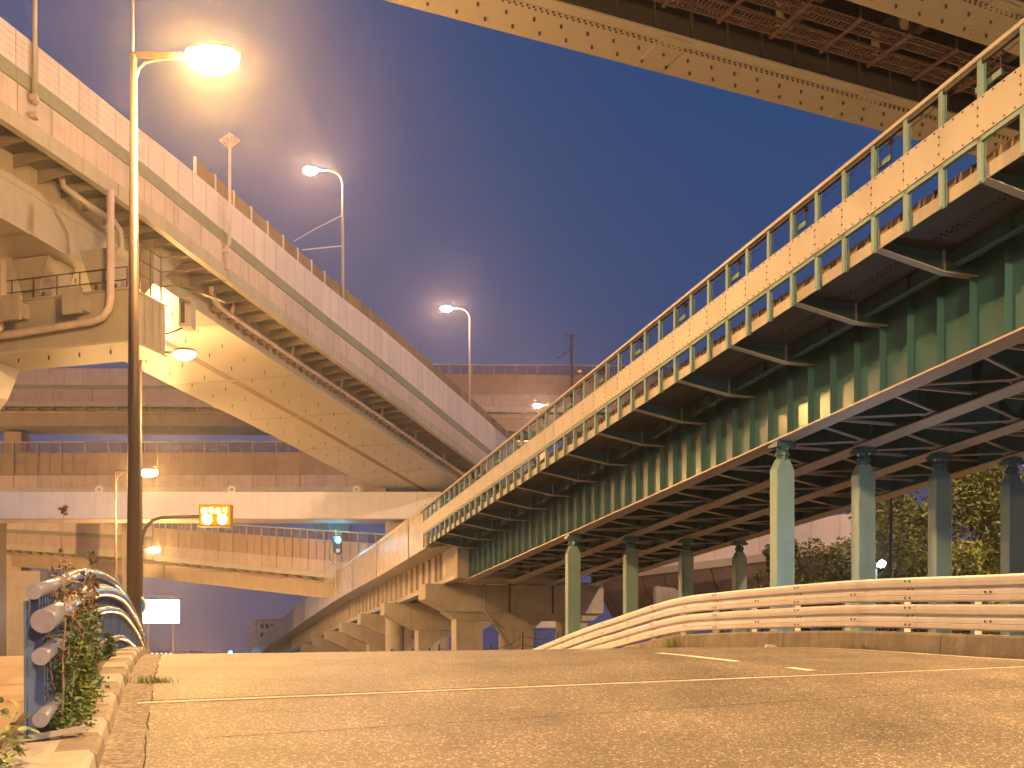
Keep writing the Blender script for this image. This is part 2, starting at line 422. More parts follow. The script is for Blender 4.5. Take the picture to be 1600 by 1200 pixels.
# lane dashes, edge line, worn dashes
for k, (s0, s1, q) in enumerate([(11.4, 13.6, 6.75), (15.6, 18.2, 6.75), (21, 24, 6.75), (3.6, 4.4, 6.9), (5.2, 5.6, 6.9), (9.8, 10.25, 6.75), (28, 32, 6.75)]):
    mb = MB(); strip(mb, s0, s1, q - .06, q + .06, .005); mb.build('lane_marking', M['paint_line'], road)
mb = MB(); strip(mb, -10, 60, 10.14, 10.22, .005, 140); mb.build('edge_line', M['paint_line'], road)
# expansion joint: steel strip across the road, with painted lit lip and shade
mb = MB(); strip(mb, 9.24, 9.32, -.3, 10.1, .006); mb.build('expansion_joint', M['joint_lit_lip'], road)  # pale colour stands for the lit lip of the next slab
mb = MB(); strip(mb, 9.35, 9.38, -.3, 10.1, .005); mb.build('joint_dark_line', M['tar'], road)  # dark line painted for the shade below that lip
mb = MB(); strip(mb, 7.5, 7.512, .2, 10.0, .004); mb.build('joint_dark_line', M['tar'], road)

mb = MB(); strip(mb, -8, 36, -.45, -.20, .004, 88); mb.build('gutter', M['gutter'], road)
mb = MB()
rg_ = random.Random(4); qq = -.19
for s in frange(2, 30, .25):
    q2 = -.19 + rg_.uniform(-.012, .016)
    if rg_.random() < .25: qq = q2; continue
    mb.hexa([RP(s, qq - .003, .001), RP(s + .25, q2 - .003, .001), RP(s + .25, q2 + .004, .001), RP(s, qq + .004, .001), RP(s, qq - .003, .006), RP(s + .25, q2 - .003, .006), RP(s + .25, q2 + .004, .006), RP(s, qq + .004, .006)]); qq = q2
mb.build('crack', M['tar'], road)
# kerb strip, dirt, sidewalk on the left
side = MB(); sheet(side, ss, [-5.2, -4, -3, -2, -1.15, -1.08], .0)
sidewalk = solo(side, 'sidewalk', M['paving'], None, None, (0, 0, 0), kind='structure')
for s in frange(0, 34, 1.2):
    mb = MB(); strip(mb, s, s + .02, -5.1, -1.12, .004, 1); mb.build('paving_joint', M['kerb_dark'], sidewalk)
dirt = MB()
for i in range(len(ss) - 1):
    a, b = ss[i], ss[i + 1]
    dirt.hexa([RP(a, -1.08, -.15), RP(b, -1.08, -.15), RP(b, -.70, -.15), RP(a, -.70, -.15), RP(a, -1.08, .10), RP(b, -1.08, .10), RP(b, -.70, .10), RP(a, -.70, .10)])
solo(dirt, 'verge', M['dirt'], None, None, (0, 0, 0), kind='structure')
kerb = thing('kerb', 'low kerb of alternating pale and dark stones along the foot of the blue fence', 'kerb', RP(7, -.47))
ks = [-2.0]
while ks[-1] < 34: ks.append(ks[-1] + .62)
for i in range(len(ks) - 1):
    a, b = ks[i] + .012, ks[i + 1] - .012
    hgt = .125 if i % 2 else .115
    q1 = -.46 + (.0 if i % 2 else .012)
    mb = MB()
    ring = []
    for s_ in (a, b):
        ring.append([RP(s_, -.69, -.12), RP(s_, q1 + .03, -.12), RP(s_, q1, hgt - .03), RP(s_, q1 - .03, hgt), RP(s_, -.69, hgt)])
    mb.loft(ring)
    mb.build('kerb_stone', M['kerb_light'] if i % 2 else M['kerb_dark'], kerb)

# near broken slab at the fence end
mb = MB(); mb.loft([[RP(5.2, -1.5, -.1), RP(5.2, -.6, -.1), RP(5.2, -.62, .10), RP(5.2, -1.5, .10)], [RP(7.2, -1.55, -.1), RP(7.2, -.6, -.1), RP(7.2, -.62, .11), RP(7.2, -1.5, .11)]])
slab = thing('drain_cover', 'worn concrete drain slab with a steel strip before the blue fence', 'drain cover', RP(6.2, -1.0))
mb.build('slab', M['concrete'], slab)
mb = MB(); mb.bar(RP(5.4, -1.35, .125), RP(7.0, -.95, .135), .05, .03); mb.build('steel_strip', M['galv'], slab)
mb = MB(); mb.bar(RP(7.15, -.95, .13), RP(7.2, -.55, .17), .06, .035); mb.build('steel_strip', M['galv'], slab)

# ------------------------------------------------------------------ right concrete kerb and guardrail
QK = 10.42
par = thing('parapet_kerb', 'stained grey concrete kerb wall under the white guardrail', 'kerb', RP(14, QK))
for s in frange(-8, 40, 4.0):
    mb = MB()
    mb.loft([[RP(x, QK - .02, -.25), RP(x, QK + .33, -.25), RP(x, QK + .33, .29), RP(x, QK + .03, .29), RP(x, QK, .26)] for x in (s + .01, s + 1.34, s + 2.67, s + 3.99)])
    mb.build('kerb_segment', M['dirty_concrete'], par)
gr = thing('guardrail', 'cream double guardrail of corrugated steel beams along the right kerb', 'guardrail', RP(14, QK + .2))
def wprof(z0, h=.37):
    P_ = [(0, 0), (.03, -.05), (.08, -.060), (.24, -.063), (.255, -.056), (.285, -.063), (.43, -.061), (.475, -.026), (.50, -.010), (.575, -.008), (.63, -.056), (.79, -.064), (.92, -.062), (.975, -.045), (1, 0)]
    return [(x, z0 + h * f) for f, x in P_]
QB = QK + .12
def beam(s0, s1, z0, shift):
    mb = MB(); n = 5; pr = wprof(z0); rings = []
    for k in range(n + 1):
        s = s0 + (s1 - s0) * k / n
        rings.append([RP(s, QB + x - shift, z) for x, z in pr] + [RP(s, QB + x - shift + .012, z) for x, z in reversed(pr)])
    mb.loft(rings)
    o = mb.build('rail_beam', M['rail_white'], gr)
    bb = MB()
    for s in (s0 + .12, s0 + .22, s0 + (s1 - s0) / 2 - .05, s0 + (s1 - s0) / 2 + .05):
        for zz, xx in (((.062, -.0605), (.19, -.009), (.315, -.0635)) if s < s0 + .3 else ((.135, -.0625),)):
            bb.bar(RP(s, QB + xx - shift - .010, z0 + zz), RP(s, QB + xx - shift + .004, z0 + zz), .020, .030)
    bb.build('rail_bolts', M['black'], o, kind='stuff')
for k, s in enumerate(frange(-7.7, 44, 2.9)):
    beam(s, s + 2.94, .345, .004 * (k % 2)); beam(s, s + 2.94, .745, .004 * (k % 2))
for k, s in enumerate(frange(-7.3, 44, 1.45)):
    mb = MB(); a = RP(s, QB + .10); mb.hexa([RP(s - .04, QB + .03, .25), RP(s + .04, QB + .03, .25), RP(s + .04, QB + .15, .25), RP(s - .04, QB + .15, .25), RP(s - .04, QB + .03, 1.08), RP(s + .04, QB + .03, 1.08), RP(s + .04, QB + .15, 1.08), RP(s - .04, QB + .15, 1.08)])
    mb.build('rail_post', M['rail_white'] if k % 3 else M['galv'], gr)

# ------------------------------------------------------------------ left blue fence
QF = -.86
fe = thing('bridge_fence', 'blue steel bridge fence with four round rails curving over the crest', 'fence', RP(7.3, QF))
S0, S1 = 7.05, 46
# rails follow straight bays between posts
posts = frange(7.35, S1, 2.0)
def rail(name, q, z, r, m):
    pts = [RP(S0, q, z)] + [RP(s, q, z) for s in frange(S0 + 1.0, S1, 1.0)]
    mb = MB(); mb.tube(pts, r, 16); o = mb.build(name, m, fe, smooth=False)
    for f in o.data.polygons: f.use_smooth = len(f.vertices) == 4
    c = MB(); a = RP(S0 - .008, q, z); d = (RP(S0, q, z) - a)
    c.tube([a, RP(S0 + .004, q, z)], r * 1.02, 16); c.build('end_cap', M['blue_cap'], o)
    return o
rail('top_rail', QF + .02, 1.07, .047, M['rail_tube'])
rail('guard_rail', QF + .075, .885, .074, M['rail_tube'])
rail('middle_rail', QF + .06, .66, .052, M['rail_tube'])
rail('bottom_rail', QF + .06, .265, .048, M['rail_tube'])
for k, s in enumerate(posts):
    mb = MB()
    prof = [(-.045, .02), (.055, .02), (.05, .54), (.035, .77), (.015, 1.04), (-.04, 1.04), (-.055, .77)]
    a, b = s - .012, s + .012
    mb.loft([[RP(a, QF + x, z) for x, z in prof], [RP(b, QF + x, z) for x, z in prof]])
    mb.hexa([RP(s - .06, QF - .065, .02), RP(s + .06, QF - .065, .02), RP(s + .06, QF - .05, .02), RP(s - .06, QF - .05, .02), RP(s - .06, QF - .07, 1.0), RP(s + .06, QF - .07, 1.0), RP(s + .06, QF - .052, 1.0), RP(s - .06, QF - .052, 1.0)])
    mb.hexa([RP(s - .08, QF - .08, .0), RP(s + .08, QF - .08, .0), RP(s + .08, QF + .09, .0), RP(s - .08, QF + .09, .0), RP(s - .08, QF - .08, .115), RP(s + .08, QF - .08, .115), RP(s + .08, QF + .09, .115), RP(s - .08, QF + .09, .115)])
    mb.build('fence_post', M['blue_fence'], fe)
for s in frange(7.6, 40, .16):
    if min(abs(s - p) for p in posts) < .07: continue
    mb = MB()
    mb.tube([RP(s, QF + .02, .13), RP(s, QF + .02, .30), RP(s, QF + .01, .66), RP(s, QF, 1.04)], .010, 5, caps=False)
    mb.build('baluster', M['blue_fence'], fe)
for z in (.15, .59):
    mb = MB()
    for s in frange(7.35, 40, 1.0): mb.bar(RP(s, QF + .015, z), RP(s + 1.0, QF + .015, z), .03, .025)
    mb.build('lower_channel' if z < .3 else 'inner_channel', M['blue_fence'], fe)

# ------------------------------------------------------------------ green steel viaduct on the right
GO = (8.89, 33.7, 0); GD = (-.313, .9496, 0); GE = (.9496, .313, 0)
GZ = lambda u: 6.95 - .0542 * u
G = Line(GO, GD, GE, GZ)
gv = thing('steel_viaduct', 'green plate girder viaduct with cream band railing rising to the right', 'viaduct', (8.89, 33.7, -6))
UA, UB = -29.0, 39.0
MOD = 1.14; K0 = math.ceil((UA + 5.2) / MOD); K1 = int((UB + 5.2) / MOD)
US = [-5.2 + MOD * k for k in range(K0, K1 + 1)]
GV = (0, 3.17, 6.33, 9.5)
for gi, v in enumerate(GV):
    mb = MB(); CB(mb, G, UA, UB, v - .015, v + .015, .05, 2.41)
    g = mb.build('girder', M['teal_paint'], gv)
    mb = MB(); CB(mb, G, UA, UB, v - .31, v + .38, 0, .05); mb.build('bottom_flange', M['flange_paint'], g)
    mb = MB(); CB(mb, G, UA, UB, v - .2, v + .2, 2.41, 2.455); mb.build('top_flange', M['teal_paint'], g)
    if gi == 0:
        for k, u in zip(range(K0, K1 + 1), US):
            mb = MB(); CB(mb, G, u - .012, u + .012, v - .235, v - .017, .055, 2.40); mb.build('stiffener', M['teal_paint'], g)
        mb = MB()
        for u in frange(UA, UB, .14): CB(mb, G, u, u + .03, v - .03, v - .014, 1.05, 1.08)
        for u in US[::5]:
            for z in frange(.1, 2.4, .12):
                CB(mb, G, u + .05, u + .08, v - .03, v - .014, z, z + .03); CB(mb, G, u + .17, u + .20, v - .03, v - .014, z, z + .03)
        mb.build('bolts', M['teal_paint'], g, kind='stuff')
        mb = MB()
        for u in US[2::15]: CB(mb, G, u - .02, u + .42, v - .026, v - .016, .1, 2.4)
        mb.build('splice_plate', M['teal_paint'], g)
    else:
        for u in US[::2]:
            mb = MB(); CB(mb, G, u - .012, u + .012, v - .235, v - .017, .055, 2.40); mb.build('stiffener', M['teal_paint'], g)
# lateral bracing with gusset plates
brk = [-5.2 + 3 * MOD * j for j in range(math.ceil((UA + 5.2) / (3 * MOD)), int((UB + 5.2) / (3 * MOD)) + 1)]
for i in range(3):
    a, b = GV[i], GV[i + 1]
    for j, u in enumerate(brk):
        mb = MB(); mb.bar(G.pt(u, a + .05, .30), G.pt(u, b - .05, .30), .09, .08); mb.build('strut', M['flange_paint'], gv)
        mb = MB(); mb.bar(G.pt(u, a + .05, 2.1), G.pt(u, b - .05, 2.1), .10, .10)
        mb.bar(G.pt(u, a + .05, 2.05), G.pt(u, (a + b) / 2, .42), .07, .07); mb.bar(G.pt(u, b - .05, 2.05), G.pt(u, (a + b) / 2, .42), .07, .07)
        mb.build('cross_frame', M['dark_steel'], gv)
        if j + 1 < len(brk):
            u2 = brk[j + 1]; um = (u + u2) / 2
            mb = MB(); mb.bar(G.pt(u + .3, a + .2, .2), G.pt(um - .15, b - .2, .2), .09, .05); mb.build('lateral_brace', M['flange_paint'], gv)
            mb = MB(); mb.bar(G.pt(um + .15, b - .2, .2), G.pt(u2 - .3, a + .2, .2), .09, .05); mb.build('lateral_brace', M['flange_paint'], gv)
            mb = MB(); CB(mb, G, um - .3, um + .3, b - .34, b - .03, .17, .19); CB(mb, G, u - .35, u + .35, a + .03, a + .34, .17, .19)
            for w in range(5): CB(mb, G, u - .3 + .13 * w, u - .25 + .13 * w, a + .15, a + .2, .13, .17); CB(mb, G, um - .27 + .13 * w, um - .22 + .13 * w, b - .2, b - .15, .13, .17)
            mb.build('gusset_plate', M['flange_paint'], gv)
# deck with bracketed cantilever
mb = MB(); CB(mb, G, UA, UB, -2.94, 12.4, 2.46, 2.54); mb.build('deck', M['dark_steel'], gv)
for u in brk:
    mb = MB()
    pr = [(-2.95, 2.27), (-1.05, 1.93), (-.25, 1.93), (-.25, 2.46), (-2.95, 2.46)]
    mb.loft([[G.pt(u - .012, v, z) for v, z in pr], [G.pt(u + .012, v, z) for v, z in pr]])
    b = mb.build('bracket', M['teal_paint'], gv)
    mb = MB(); q = [(-3.0, 2.25), (-1.05, 1.91), (-.05, 1.91), (-.05, 1.93), (-1.05, 1.93), (-3.0, 2.27)]
    mb.loft([[G.pt(u - .11, v, z) for v, z in q], [G.pt(u + .11, v, z) for v, z in q]]); CB(mb, G, u - .1, u - .012, -1.07, -1.05, 1.93, 2.46)
    mb.build('bracket_flange', M['cream_paint'], b)
mb = MB(); CB(mb, G, UA, UB, -.82, -.80, 2.08, 2.46); CB(mb, G, UA, UB, -.92, -.68, 2.06, 2.08)
for u in US: CB(mb, G, u + .3, u + .32, -.92, -.82, 2.08, 2.46)
mb.build('stringer', M['teal_paint'], gv)
mb = MB()
for u in frange(UA, UB, .18):
    for v in (-1.75, -1.62): CB(mb, G, u, u + .05, v, v + .04, 2.43, 2.46)
mb.build('deck_bolts', M['dark_steel'], gv, kind='stuff')
# railing: posts, cream band, handrail
for i, (k, u) in enumerate(zip(range(K0, K1 + 1), US)):
    mb = MB(); CB(mb, G, u - .06, u + .06, -3.10, -3.085, 2.2, 4.72); CB(mb, G, u - .008, u + .008, -3.085, -2.99, 2.2, 4.72); CB(mb, G, u - .06, u + .06, -2.99, -2.975, 2.2, 4.72)
    p = mb.build('railing_post', M['teal_light'], gv)
    if i + 1 < len(US):
        mb = MB(); CB(mb, G, u + .004, u + MOD - .004, -3.135, -3.105, 3.12, 3.92); mb.build('band_panel', M['cream_paint'], gv)
        mb = MB(); CB(mb, G, u + .064, u + MOD - .064, -2.97, -2.94, 2.25, 2.55); mb.build('edge_plate', M['edge_beam'], gv)
        mb = MB(); CB(mb, G, u + .0, u + MOD, -3.10, -3.0, 3.02, 3.06); CB(mb, G, u, u + MOD, -3.10, -3.09, 3.06, 3.12); mb.build('band_angle', M['teal_light'], gv)
    if k % 3 == 0:
        mb = MB(); mb.bar(G.pt(u - .42, -2.9, 4.28), G.pt(u + .30, -2.9, 4.28), .06, .13); h = mb.build('wire_holder', M['teal_light'], gv)
        mb = MB(); mb.tube([G.pt(u - .38, -2.9, 4.2), G.pt(u - .38, -2.9, 4.66)], .022, 6); mb.ellipsoid(G.pt(u - .38, -2.9, 4.66), .1, .1, .07, 8, 4); mb.build('insulator', M['rust'], h)
    for dv in (.22,):
        pass
mb = MB(); CB(mb, G, UA, UB, -3.125, -2.96, 4.74, 4.83); mb.build('handrail', M['cream_paint'], gv)
mb = MB(); CB(mb, G, UA, UB, -3.06, -2.98, 4.66, 4.735); mb.build('underside_shade', M['dark_steel'], gv)  # dark strip stands in for the handrail's shaded underside
mb = MB(); mb.tube([G.pt(u - .38, -2.9, 4.62) for u in brk], .012, 5); mb.build('wire', M['rust'], gv)
mb = MB()
for u in frange(UA, UB, .285):
    for z in (3.17, 3.87): CB(mb, G, u - .016, u + .016, -3.15, -3.134, z - .016, z + .016)
for u in US: 
    for z in (3.35, 3.55, 3.72): CB(mb, G, u - .018, u + .018, -3.15, -3.134, z - .018, z + .018)
mb.build('band_bolts', M['dark_steel'], gv, kind='stuff')
for u in US[:-1]:
    mb = MB(); CB(mb, G, u + .02, u + MOD - .02, -2.62, -2.60, 2.54, 2.96)
    for f in (.03, .32, .61, .90): CB(mb, G, u + MOD * f, u + MOD * f + .05, -2.66, -2.62, 2.54, 2.98)
    mb.build('toe_panel', M['brown_mesh'], gv)
mb = MB(); CB(mb, G, UA, UB, 12.2, 12.4, 2.54, 3.6); mb.build('far_parapet', M['edge_beam'], gv)
# rocker columns
def column(u, v):
    mb = MB(); zb = -6.1 - GZ(u)
    def ring(a, b, z, ch):
        pts = []
        for sx, sy in ((-1, -1), (1, -1), (1, 1), (-1, 1)):
            p, q = (sx * (a - ch), sy * b), (sx * a, sy * (b - ch))
            pts += ([q, p] if sx * sy > 0 else [p, q])
        return [G.pt(u, v, z) + Vector((GE[0] * x + GD[0] * y, GE[1] * x + GD[1] * y, 0)) for x, y in pts]
    def fix(z): return z
    mb.loft([ring(.34, .22, zb, .03), ring(.34, .22, -.95, .03), ring(.19, .17, -.60, .03)])
    c = mb.build('column', M['teal_light'], gv)
    mb = MB(); mb.tube([G.pt(u, v, -.62), G.pt(u, v, -.50), G.pt(u, v, -.48), G.pt(u, v, -.40), G.pt(u, v, -.30), G.pt(u, v, -.22)], [.19, .19, .24, .24, .18, .20], 14)
    mb.bar(G.pt(u, v - .36, -.16), G.pt(u, v + .36, -.16), .5, .12); mb.bar(G.pt(u, v - .28, -.05), G.pt(u, v + .28, -.05), .42, .10)
    mb.build('bearing', M['teal_paint'], c)
for u in (0, 18.64, -18.64):
    for v in GV: column(u, v)

# ------------------------------------------------------------------ concrete ramp beyond it
KZt = interp([(50, 10.9), (68, 10.0), (85.3, 9.22), (96, 8.85), (107.6, 8.4), (119.6, 7.75), (131, 7.15), (149, 6.05), (174, 4.8), (193, 3.45), (221, .6), (260, -3.2)])
K = Line((6.02, 32.755, 0), GD, GE, lambda u: KZt(32.755 + .9496 * u))
cr_v = thing('concrete_ramp', 'concrete viaduct ramp with tall wet looking wall panels sinking into the distance', 'viaduct', (-6, 70, -6))
js = [37.6, 43.0] + [43.0 + 12.2 * i for i in range(1, 15)]
for i in range(len(js) - 1):
    a, b = js[i] + .14, js[i + 1] - .14
    mb = MB(); SEC(mb, K, [a + (b - a) * k / 4 for k in range(5)], [(0, -2.95), (.3, -2.95), (.3, 0), (.0, -.0), (-.03, -.06), (-.03, -.3), (0, -.34)])
    mb.build('wall_panel', M['concrete_wall'], cr_v)
    mb = MB(); SEC(mb, K, [js[i] + .02, (a + b) / 2, js[i + 1] - .02], [(.31, -2.95), (2.2, -2.62), (10, -2.62), (10, -2.1), (.31, -2.1)])
    mb.build('deck_segment', M['concrete_wall'], cr_v)
    for v in (2.2, 7.6):
        mb = MB(); SEC(mb, K, [js[i] + .02, (a + b) / 2, js[i + 1] - .02], [(v - .25, -5.0), (v + .45, -5.0), (v + .45, -4.72), (v + .25, -4.6), (v + .25, -2.63), (v, -2.63), (v, -4.6), (v - .25, -4.72)])
        g = mb.build('girder', M['concrete_wall'], cr_v)
        if v < 3 and i < 9:
            for t in frange(a + .15, b, 2.0):
                mb = MB(); CB(mb, K, t, t + .22, v - .22, v - .002, -4.55, -2.68); mb.build('rib', M['concrete'], g)
# pier caps and piers
def cap(u, poly, th, top):
    z0 = K.zf(u)
    mb = MB()
    mb.loft([[K.pt(u, v, 0) + Vector((0, 0, top - z0 + z)) for v, z in poly], [K.pt(u, v, 0) + Vector((GD[0] * th, GD[1] * th, top - z0 + z)) for v, z in poly]])
    return mb
def pier_col(u, v0, v1, th, ztop):
    mb = MB(); p = lambda uu, v, z: Vector((K.pt(uu, v, 0).x, K.pt(uu, v, 0).y, z))
    mb.hexa([p(u, v0, -6.1), p(u, v1, -6.1), p(u + th, v1, -6.1), p(u + th, v0, -6.1), p(u, v0, ztop), p(u, v1, ztop), p(u + th, v1, ztop), p(u + th, v0, ztop)])
    return mb
for i, (u, top) in enumerate([(55.7, 4.2), (67.3, 3.72), (79, 3.2), (90.3, 2.55), (102, 1.95), (114, 1.2)]):
    pr = thing('bridge_pier', ['hammerhead concrete pier second from the green viaduct under the ramp', 'hammerhead concrete pier third from the green viaduct under the ramp', 'hammerhead concrete pier fourth from the green viaduct under the ramp', 'fifth low hammerhead concrete pier under the ramp', 'sixth low hammerhead concrete pier under the ramp', 'farthest low concrete pier under the ramp'][i], 'pier', Vector((K.pt(u, 5, 0).x, K.pt(u, 5, 0).y, -6)), group='concrete piers under the ramp')
    cap(u, [(.75, 0), (.75, -1.0), (3.5, -2.25), (9.3, -2.25), (11.6, -1.0), (11.6, 0)], 1.8, top).build('pier_cap', M['concrete'], pr)
    for v in (3.7, 7.4):
        pier_col(u + .15, v, v + 2.0, 1.5, top - 2.25).build('pier_column', M['concrete'], pr)
    cap(u + .5, [(1.9, 0), (2.7, 0), (2.7, .14), (1.9, .14)], .6, top).build('bearing', M['dark_steel'], pr)
pr = thing('bridge_pier', 'wide stained concrete pier where the green girders meet the ramp', 'pier', Vector((K.pt(41, 5, 0).x, K.pt(41, 5, 0).y, -6)), group='concrete piers under the ramp')
u, top = 40.9, 4.86
cap(u, [(.75, 0), (.75, -1.1), (2.6, -1.95), (6.9, -1.95), (6.9, 0)], 2.2, top).build('pier_cap', M['concrete'], pr)
cap(u, [(7.05, 0), (7.05, -1.95), (10.2, -1.95), (10.2, 0)], 2.2, top).build('pier_cap', M['concrete'], pr)
cap(u, [(10.35, 0), (10.35, -1.95), (14.3, -1.95), (14.3, 0)], 2.2, top).build('pier_cap', M['concrete'], pr)
cap(u + .2, [(2.2, -1.95), (3.1, -2.5), (13.5, -2.5), (14.2, -1.95)], 1.7, top).build('lower_cap', M['concrete'], pr)
cap(u + .3, [(6.0, -2.5), (6.7, -3.1), (8.9, -3.1), (9.6, -2.5)], 1.5, top).build('lower_cap', M['concrete'], pr)
for v0, v1 in ((3.1, 4.9), (6.7, 8.9), (11.2, 13.2)):
    pier_col(u + .4, v0, v1, 1.4, top - 2.5 if v0 != 6.7 else top - 3.1).build('pier_column', M['concrete'], pr)
cap(u - .1, [(6.9, .02), (14.2, .02), (14.2, .3), (6.9, .3)], .3, top).build('bearing_beam', M['teal_paint'], pr)
cap(u + .3, [(2.0, 0), (3.2, 0), (3.0, .12), (2.2, .12)], .8, top).build('bearing', M['dark_steel'], pr)
# drain pipe on the pier
mb = MB(); a = lambda v, z: Vector((K.pt(u - .22, v, 0).x, K.pt(u - .22, v, 0).y, z))
mb.tube([a(5.0, 5.2), a(5.0, 4.5), a(5.0, 3.2), a(5.15, 2.9), a(7.4, -.2), a(7.5, -.6), a(7.5, -3)], .13, 10); mb.build('drain_pipe', M['box_steel'], pr, smooth=True)
# end block of the ramp above the pier
mb = MB(); SEC(mb, K, [37.0, 39.9], [(2.0, -5.0), (2.0, -2.7), (10, -2.7), (10, -5.0)]); mb.build('end_block', M['concrete'], cr_v)
# ------------------------------------------------------------------ big left viaduct (u is its depth Y)
zref = interp([(20, 20.6), (30, 20.9), (36, 21.0), (43, 20.9), (47.2, 20.65), (59.7, 19.95), (68.8, 19.55), (81.2, 18.85), (95, 18.1), (110, 17.2), (135, 15.6)])
hb = interp([(20, 1.3), (36, 1.3), (43, 1.32), (47.2, 1.56), (59.7, 1.78), (68.8, 2.08), (81, 2.3), (95, 2.4), (135, 2.4)])
V = Line((-28.125, 0, 0), (.284, 1, 0), (-.962, .273, 0), zref)
lv = thing('elevated_road', 'high elevated road with pale sound barrier and steel box girder crossing from upper left', 'viaduct', (-14, 55, -6))
Y0, Y1 = 26.0, 132.0
bay = 1.06
nb = 0
yb = frange(Y0, Y1, bay)
for i, y in enumerate(yb):
    mb = MB(); nrow = 5
    for r in range(nrow):
        CB(mb, V, y + .02, y + bay - .02, .0, .10, lambda u, r=r: hb(u) * r / nrow + (.006 if r else 0), lambda u, r=r: hb(u) * (r + 1) / nrow - .006)
    CB(mb, V, y + .02, y + bay - .02, .02, .09, 0.0, lambda u: hb(u) - .02)
    mb.build('barrier_panel', M['lilac_paint'], lv)
    mb = MB(); CB(mb, V, y - .014, y + .014, -.006, .13, -.1, lambda u: hb(u) + .015); mb.build('barrier_post', M['fascia'], lv)
for y in frange(Y0, Y1, bay * 5):
    mb = MB(); CB(mb, V, y + .01, y + bay * 5 - .01, -.015, .15, -.56, -.015, 5); mb.build('band_plate', M['olive_band'], lv)
rr_ = random.Random(3)
y = Y0
while y < Y1:
    w = rr_.choice([.75, 1.6, 1.6, 1.9]) * bay
    mb = MB(); CB(mb, V, y + .02, y + w - .02, .03, .2, -1.66, -.58, 2); mb.build('fascia_panel', M['fascia'], lv); y += w
for y in frange(Y0, Y1, 8):
    mb = MB(); CB(mb, V, y + .03, y + 7.97, -.07, .25, -2.3, -1.68, 5); mb.build('edge_beam', M['edge_beam'], lv)
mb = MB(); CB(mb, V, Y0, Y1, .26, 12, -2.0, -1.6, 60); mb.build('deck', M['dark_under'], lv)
for y in frange(Y0, Y1, 1.25):
    mb = MB(); pr = [(.26, -2.28), (1.9, -2.5), (1.9, -2.0), (.26, -2.0)]
    mb.loft([[V.pt(y, v, z) for v, z in pr], [V.pt(y + .05, v, z) for v, z in pr]]); CB(mb, V, y - .03, y + .08, .3, 1.85, -2.33, -2.31)
    mb.build('rib', M['rib_steel'], lv)
def boxg(y0, y1, d, n):
    mb = MB(); SEC(mb, V, [y0 + (y1 - y0) * k / n for k in range(n + 1)], [(1.9, -d + .02), (1.9, -2.0), (10.2, -2.0), (10.2, -d + .02)])
    o = mb.build('box_girder', M['box_steel'], lv)
    mb = MB(); SEC(mb, V, [y0 + (y1 - y0) * k / n for k in range(n + 1)], [(1.82, -d), (1.82, -d + .05), (10.28, -d + .05), (10.28, -d)])
    mb.build('soffit', M['soffit_steel'], o)
    return o
far = boxg(46.6, Y1, 3.5, 40); near = boxg(Y0, 46.0, 4.7, 10)
# tapered hinge end of the near box
mb = MB(); pr = [(46.0, -4.68), (46.0, -2.0), (47.9, -2.0)]
mb.loft([[V.pt(46.0, 1.86, -4.68), V.pt(46.0, 1.86, -2.0), V.pt(48.3, 1.86, -2.0)], [V.pt(46.0, 1.2, -4.0), V.pt(46.0, 1.2, -2.0), V.pt(48.3, 1.2, -2.0)]]); mb.build('hinge_plate', M['box_steel'], lv)
for y in frange(52, 125, 8.0):
    mb = MB(); CB(mb, V, y, y + .22, 1.88, 10.2, -3.515, -3.503); mb.build('seam_plate', M['box_steel'], far)
for y in (31, 39):
    mb = MB(); CB(mb, V, y, y + .3, 1.88, 10.2, -4.715, -4.703); mb.build('seam_plate', M['box_steel'], near)
mb = MB(); CB(mb, V, 46.8, Y1, 5.8, 6.3, -3.512, -3.501, 40); mb.build('splice_plate', M['hanger'], far)
mb = MB(); CB(mb, V, 46.8, Y1, 1.875, 1.899, -2.75, -2.70, 40); CB(mb, V, Y0, 46, 1.875, 1.899, -3.1, -3.05, 20); mb.build('web_stiffener', M['box_steel'], lv)
mb = MB()
for y in frange(48, 120, 2.2):
    for v in (3.2, 4.7, 7.2, 8.8):
        a = y + (1.1 if v in (4.7, 8.8) else 0); mb.bar(V.pt(a, v, -3.5), V.pt(a, v, -3.72), .03, .06)
mb.build('lifting_lugs', M['dark_steel'], far, kind='stuff')
mb = MB()
for y in frange(28, 45, 2.2):
    for v in (3.2, 4.7, 7.2, 8.8):
        a = y + (1.1 if v in (4.7, 8.8) else 0); mb.bar(V.pt(a, v, -4.7), V.pt(a, v, -4.92), .03, .06)
mb.build('lifting_lugs', M['dark_steel'], near, kind='stuff')
# drain pipe with hangers along the far box
mb = MB(); mb.tube([V.pt(51.0, 1.5, -2.05), V.pt(51.1, 1.5, -2.45), V.pt(51.5, 1.6, -2.66)] + [V.pt(y, 1.66, -2.72) for y in frange(52.3, 122, 3)], .15, 10)
mb.build('drain_pipe', M['fascia'], lv, smooth=True)
for y in frange(51.6, 120, .76):
    mb = MB(); c = V.pt(y, 1.72, -2.9)
    ring = [V.pt(y, 1.72 - .0 + .17 * math.cos(t) * .9, -2.86 - .17 * math.sin(t)) for t in [math.pi * k / 6 for k in range(7)]]
    ring = [V.pt(y + .21 * math.cos(t), 1.58, -2.86 - .25 * math.sin(t)) for t in [math.pi * k / 6 for k in range(7)]]
    mb.prism(ring, (-.962 * .26, .273 * .26, 0)); mb.build('pipe_hanger', M['hanger'], lv)
for y in frange(53, 118, 6.3):
    mb = MB(); mb.tube([V.pt(y, 1.5, -2.1), V.pt(y, 1.62, -2.7)], .09, 8); mb.build('down_pipe', M['fascia'], lv)
